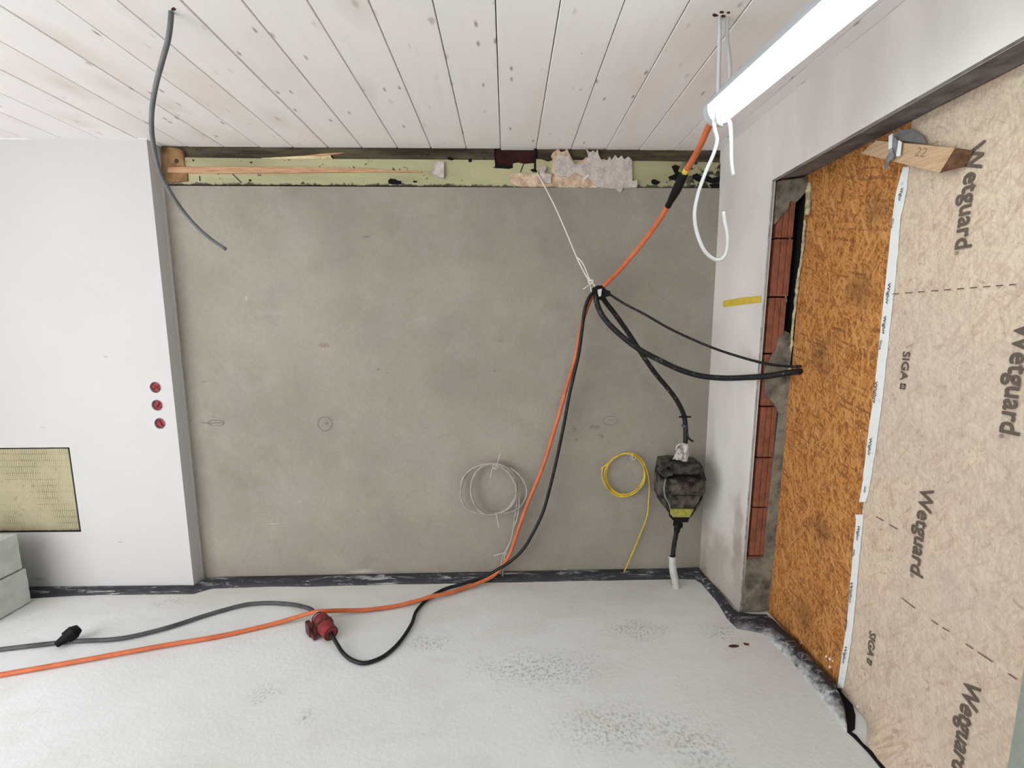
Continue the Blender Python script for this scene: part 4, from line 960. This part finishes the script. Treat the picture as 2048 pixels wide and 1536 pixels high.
# white string
st = thing('hanging_string', 'white string tying the cable bundle to the timber beam', 'string', tuple(onY(1187, 590, 2.31)))
tube('strand', [onB(1076, 346, -0.002), onB(1076, 349, 0.012)]+path([(1092, 378, 2.43), (1112, 418, 2.415), (1134, 468, 2.385), (1154, 516, 2.355), (1168, 544, 2.335), (1179, 564, 2.318), (1182, 578, 2.31), (1184, 588, 2.31)]), 0.0034, m_string, st, 8)
tube('strand', path([(1154, 515, 2.354), (1164, 524, 2.342), (1172, 540, 2.33), (1178, 556, 2.318), (1184, 565, 2.312), (1192, 576, 2.30)]), 0.0030, m_string, st, 8)
tube('knot', path([(1177, 562, 2.312), (1182, 560, 2.306), (1186, 562, 2.308), (1184, 567, 2.304), (1178, 566, 2.308), (1177, 562, 2.316)]), 0.0032, m_string, st, 8, 0.004)
tube('tail', path([(1183, 567, 2.308), (1176, 572, 2.302), (1167, 578, 2.298)]), 0.0028, m_string, st, 8)

# ------------------------------------------------------------------ grimy connector and its conduit
CY = 2.335
con = thing('cable_connector', 'large grimy dark cable connector hanging near the right corner', 'connector', tuple(onY(1362, 1046, CY)))
def cy(P, off): return [onY(x, y, CY-off) for x, y in P]
def cpr(nm, P, off, th, mat, par=con, bev=0.004): return prism(nm, cy(P, off), (0, th, 0), mat, par, bev)
cpr('rear_housing', [(1325, 922), (1345, 919), (1400, 924), (1406, 932), (1412, 952), (1412, 985), (1404, 1000), (1382, 1030), (1376, 1044), (1352, 1044), (1342, 1030), (1333, 1012), (1322, 1000), (1318, 992), (1319, 955)], 0.03, 0.085, m_conn, bev=0.008)
cpr('upper_cover', [(1340, 927), (1396, 928), (1403, 942), (1401, 950), (1347, 949), (1340, 942)], 0.070, 0.05, m_conn, bev=0.006)
cpr('cover_rail', [(1347, 929), (1398, 930), (1398, 933), (1347, 932)], 0.080, 0.01, m_conn, bev=0.002)
cpr('slot', [(1345, 948), (1405, 949), (1405, 962), (1345, 962)], 0.052, 0.02, m_connd, bev=0)
cpr('front_cover', [(1344, 960), (1410, 960), (1412, 966), (1411, 984), (1407, 991), (1345, 991)], 0.098, 0.08, m_conn, bev=0.006)
cpr('lower_cover', [(1342, 990), (1404, 990), (1397, 1004), (1388, 1018), (1342, 1018), (1340, 1000)], 0.078, 0.06, m_conn, bev=0.005)
cpr('side_arm', [(1403, 946), (1412, 954), (1414, 962), (1404, 960)], 0.092, 0.07, m_conn, bev=0.003)
cpr('hinge_bracket', [(1321, 944), (1334, 938), (1346, 944), (1346, 952), (1336, 952), (1332, 958), (1322, 950)], 0.086, 0.06, m_conn, bev=0.003)
cpr('corner_lug', [(1325, 922), (1338, 920), (1341, 932), (1332, 938), (1325, 934)], 0.060, 0.04, m_conn, bev=0.004)
for k, P in enumerate(([(1320, 952), (1329, 956), (1328, 990), (1319, 992)], [(1331, 958), (1336, 954), (1337, 990), (1331, 1000)], [(1337, 958), (1344, 956), (1344, 996), (1338, 1004)])):
    cpr('cable_guard', P, 0.060+0.012*k, 0.06, m_conn, bev=0.003)
tube('wire_bail', [onY(x, y, CY-0.094) for x, y in ((1331, 958), (1328, 975), (1330, 992), (1337, 1006), (1340, 1018))], 0.0028, m_edge, con, 8)
cpr('clamp_foot', [(1344, 1034), (1378, 1034), (1377, 1045), (1352, 1046), (1345, 1040)], 0.058, 0.05, m_connd, bev=0.003)
cpr('jaw_left', [(1322, 994), (1333, 1002), (1338, 1018), (1330, 1016), (1319, 1000)], 0.05, 0.05, m_conn, bev=0.003)
cpr('jaw_right', [(1392, 1014), (1400, 1004), (1404, 996), (1400, 1010), (1392, 1022)], 0.056, 0.05, m_conn, bev=0.002)
cpr('sticker', [(1343, 1019), (1346, 1018), (1387, 1018.5), (1386, 1022), (1379, 1034.5), (1346, 1034.5), (1343, 1031)], 0.081, 0.02, m_label_y, bev=0)
c0 = onY(1383, 968, CY-0.098)
bm = bmesh.new(); sweep(bm, [c0+Vector((0.010*math.cos(a), -0.001, 0.010*math.sin(a))) for a in [2*math.pi*k/20 for k in range(21)]], 0.0022, 6, cap=False)
from_bm('bolt_ring', bm, m_connd, con)
g0, g1 = onY(1367, 924, CY-0.01), onY(1370, 886, CY-0.01)
lathe('cable_gland', g0, g1, [(0, 0.020), (0.012, 0.022), (0.03, 0.0215), (0.07, 0.022), (0.098, 0.019), (0.104, 0.0135)], m_tape_grey, con)
blob('tape_flag', [(1345, 919), (1352, 906), (1356, 898), (1364, 897), (1366, 906), (1362, 920)], CY-0.035, 0.006, m_tape_grey, con, 0.004, 2)
tube('tape_curl', [onY(x, y, CY-0.03) for x, y in ((1352, 900), (1354, 892), (1362, 888), (1371, 888))], 0.004, m_tape_grey, con, 6)
g0, g1 = onY(1357, 1042, CY), onY(1353, 1066, CY)
lathe('lower_gland', g0, g1, [(0, 0.022), (0.010, 0.022), (0.012, 0.026), (0.03, 0.026), (0.034, 0.018), (0.062, 0.016)], m_blackd, con)
bc = onZ(1352, 1174)
low = path([(1354, 1052, CY), (1352, 1070, CY-0.004), (1348, 1092, CY-0.01), (1346, 1116, CY-0.02)])
tag(tube('riser_cable', low+[bc.lerp(low[-1], 0.5), Vector((bc.x, bc.y, 0.03))], 0.0125, m_blackc, sides=12), 'short black cable between the connector and the floor conduit', 'cable')
cd_top = onY(1345, 1112, CY-0.02)
cpath = catmull([Vector((bc.x, bc.y, -0.02)), bc+Vector((0, 0, 0.02)), bc.lerp(cd_top, 0.5)+Vector((-0.006, 0, 0)), cd_top], 0.01)
cdt = thing('floor_conduit', 'pale grey conduit stub rising from the floor below the connector', 'conduit', (bc.x, bc.y, 0))
bm = bmesh.new(); sweep(bm, cpath, 0.0205, 18, cap=False)
o = from_bm('pipe', bm, m_conduit, cdt, smooth=True); md = o.modifiers.new('wall', 'SOLIDIFY'); md.thickness = 0.003; md.offset = -1
bm = bmesh.new(); sweep(bm, [cpath[-1]-(cpath[-1]-cpath[-2]).normalized()*0.006, cpath[-1]+(cpath[-1]-cpath[-2]).normalized()*0.002], 0.0218, 18, cap=False)
from_bm('pipe_rim', bm, m_conduit, cdt, smooth=True)

# ------------------------------------------------------------------ wire coils on the wall
def cc(P, off): return [onB(880+x/4.518, 860+y/4.518, o_) for (x, y), o_ in zip(P, off if isinstance(off, list) else [off+0.006*math.sin(i*1.3) for i in range(len(P))])]
gcoil = thing('grey_wire_coil', 'coiled light grey wires hanging on the grey wall beside the orange lead', 'wire coil', tuple(onB(998, 1152, 0.02)))
w1 = [(190, 528), (196, 462), (226, 408), (290, 352), (380, 312), (480, 304), (570, 322), (640, 372), (685, 450), (700, 530), (690, 610), (640, 690), (560, 745), (480, 765), (400, 752), (340, 706), (295, 630), (278, 545), (290, 455), (325, 385), (380, 330), (460, 308), (545, 316), (620, 352), (672, 430), (690, 520), (684, 590), (655, 650), (600, 712), (520, 752), (440, 766), (370, 742), (318, 680), (288, 600), (280, 520), (300, 430), (345, 362), (420, 322), (510, 320), (590, 355), (650, 420), (688, 505), (710, 590), (716, 680), (700, 790), (676, 860), (662, 900), (645, 985), (612, 1070), (590, 1130), (575, 1200), (566, 1310), (568, 1345)]
tube('wire', cc(w1, 0.045), 0.0046, m_coil, gcoil, 8, 0.008)
w2 = [(212, 440), (255, 380), (330, 330), (430, 302), (530, 305), (640, 345), (720, 410), (770, 490), (784, 560), (765, 635), (710, 705), (640, 740), (560, 752), (470, 764), (330, 748), (240, 705), (195, 630), (190, 550), (215, 450), (270, 375), (350, 322), (440, 312), (540, 335), (610, 385), (660, 455), (690, 550), (694, 660), (680, 770), (662, 880), (652, 965), (610, 1065), (580, 1120), (556, 1200), (546, 1310), (546, 1345)]
tube('wire', cc(w2, 0.036), 0.0046, m_coil, gcoil, 8, 0.008)
for P, c_ in (([(545, 212), (530, 255), (520, 300), (500, 335), (470, 350)], 0), ([(470, 352), (462, 390), (455, 430)], 1), ([(508, 752), (515, 800), (530, 882)], 2), ([(598, 1104), (580, 1112), (530, 1122), (486, 1136)], 3)):
    tube('cable_tie', cc(P, 0.052), 0.0016, m_zip, gcoil, 6, 0.006)
for cx, cy_, rx, ry in ((498, 332, 24, 20), (505, 756, 10, 12), (592, 1112, 14, 12)):
    tube('tie_loop', cc([(cx+rx*math.cos(a), cy_+ry*math.sin(a)) for a in [2*math.pi*k/10 for k in range(11)]], 0.048), 0.0018, m_zip, gcoil, 6, 0.004)
ycoil = thing('yellow_wire_coil', 'coil of yellow wire hanging on the grey wall left of the connector', 'wire coil', tuple(onB(1247, 1146, 0.02)))
w3 = [(1453, 348), (1490, 325), (1530, 290), (1590, 245), (1660, 218), (1730, 215), (1790, 250), (1835, 320), (1855, 400), (1840, 480), (1790, 545), (1720, 588), (1640, 592), (1560, 555), (1505, 485), (1488, 400), (1510, 320), (1560, 262), (1630, 222), (1700, 208), (1770, 232), (1825, 300), (1845, 385), (1828, 470), (1775, 540), (1700, 578), (1620, 575), (1555, 535), (1512, 465), (1500, 390), (1525, 310), (1585, 250), (1660, 215), (1740, 212), (1800, 245), (1845, 305), (1872, 370), (1888, 450), (1893, 540), (1884, 640), (1878, 740), (1855, 830), (1815, 930), (1765, 1050), (1715, 1170), (1672, 1265), (1652, 1310)]
tube('wire', cc(w3, 0.026), 0.0040, m_yellow, ycoil, 8, 0.008)
w4 = [(1470, 340), (1462, 400), (1480, 470), (1530, 545), (1600, 595), (1680, 602), (1760, 570), (1825, 505), (1852, 430), (1840, 340), (1800, 270), (1740, 225), (1690, 216)]
tube('wire', cc(w4, 0.032), 0.0040, m_yellow, ycoil, 8, 0.008)
tube('tie_loop', cc([(1744+24*math.cos(a), 250+22*math.sin(a)) for a in [2*math.pi*k/10 for k in range(11)]], 0.036), 0.0018, m_zip, ycoil, 6, 0.004)
tube('cable_tie', cc([(1744, 206), (1742, 240), (1746, 270)], 0.038), 0.0016, m_zip, ycoil, 6, 0.006)

# ------------------------------------------------------------------ floor debris, the open joint and a painted patch of shade
for P, lab in (([(1457, 1291), (1463, 1289), (1472, 1289), (1478, 1291), (1472, 1293), (1462, 1293)], 'larger dark bark chip on the floor near the brick reveal'), ([(1487, 1285), (1492, 1286), (1498, 1287), (1496, 1289), (1490, 1288)], 'smaller dark bark chip on the floor nearest the edge strip')):
    tag(prism('bark_chip', [onZ(x, y, 0.006) for x, y in P], (0, 0, -0.005), m_chip), lab, 'chip', 'bark chips on the floor')
fl_ = bpy.data.objects['floor']
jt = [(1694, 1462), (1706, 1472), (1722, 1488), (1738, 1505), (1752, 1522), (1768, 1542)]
prism('open_joint_and_shade', [onZ(x, y, 0.0035) for x, y in jt]+[onZ(x+(7 if i % 2 else 4), y-2, 0.0035) for i, (x, y) in reversed(list(enumerate(jt)))], (0, 0, -0.006), m_black_gap, fl_)
prism('open_joint_and_shade', [onZ(x, y, 0.0032) for x, y in ((1672, 1372), (1690, 1384), (1704, 1404), (1711, 1430), (1710, 1456), (1700, 1464), (1692, 1458), (1690, 1420))], (0, 0, -0.006), m_black_gap, fl_)  # black floor patch painting the shade in the void behind the strip end
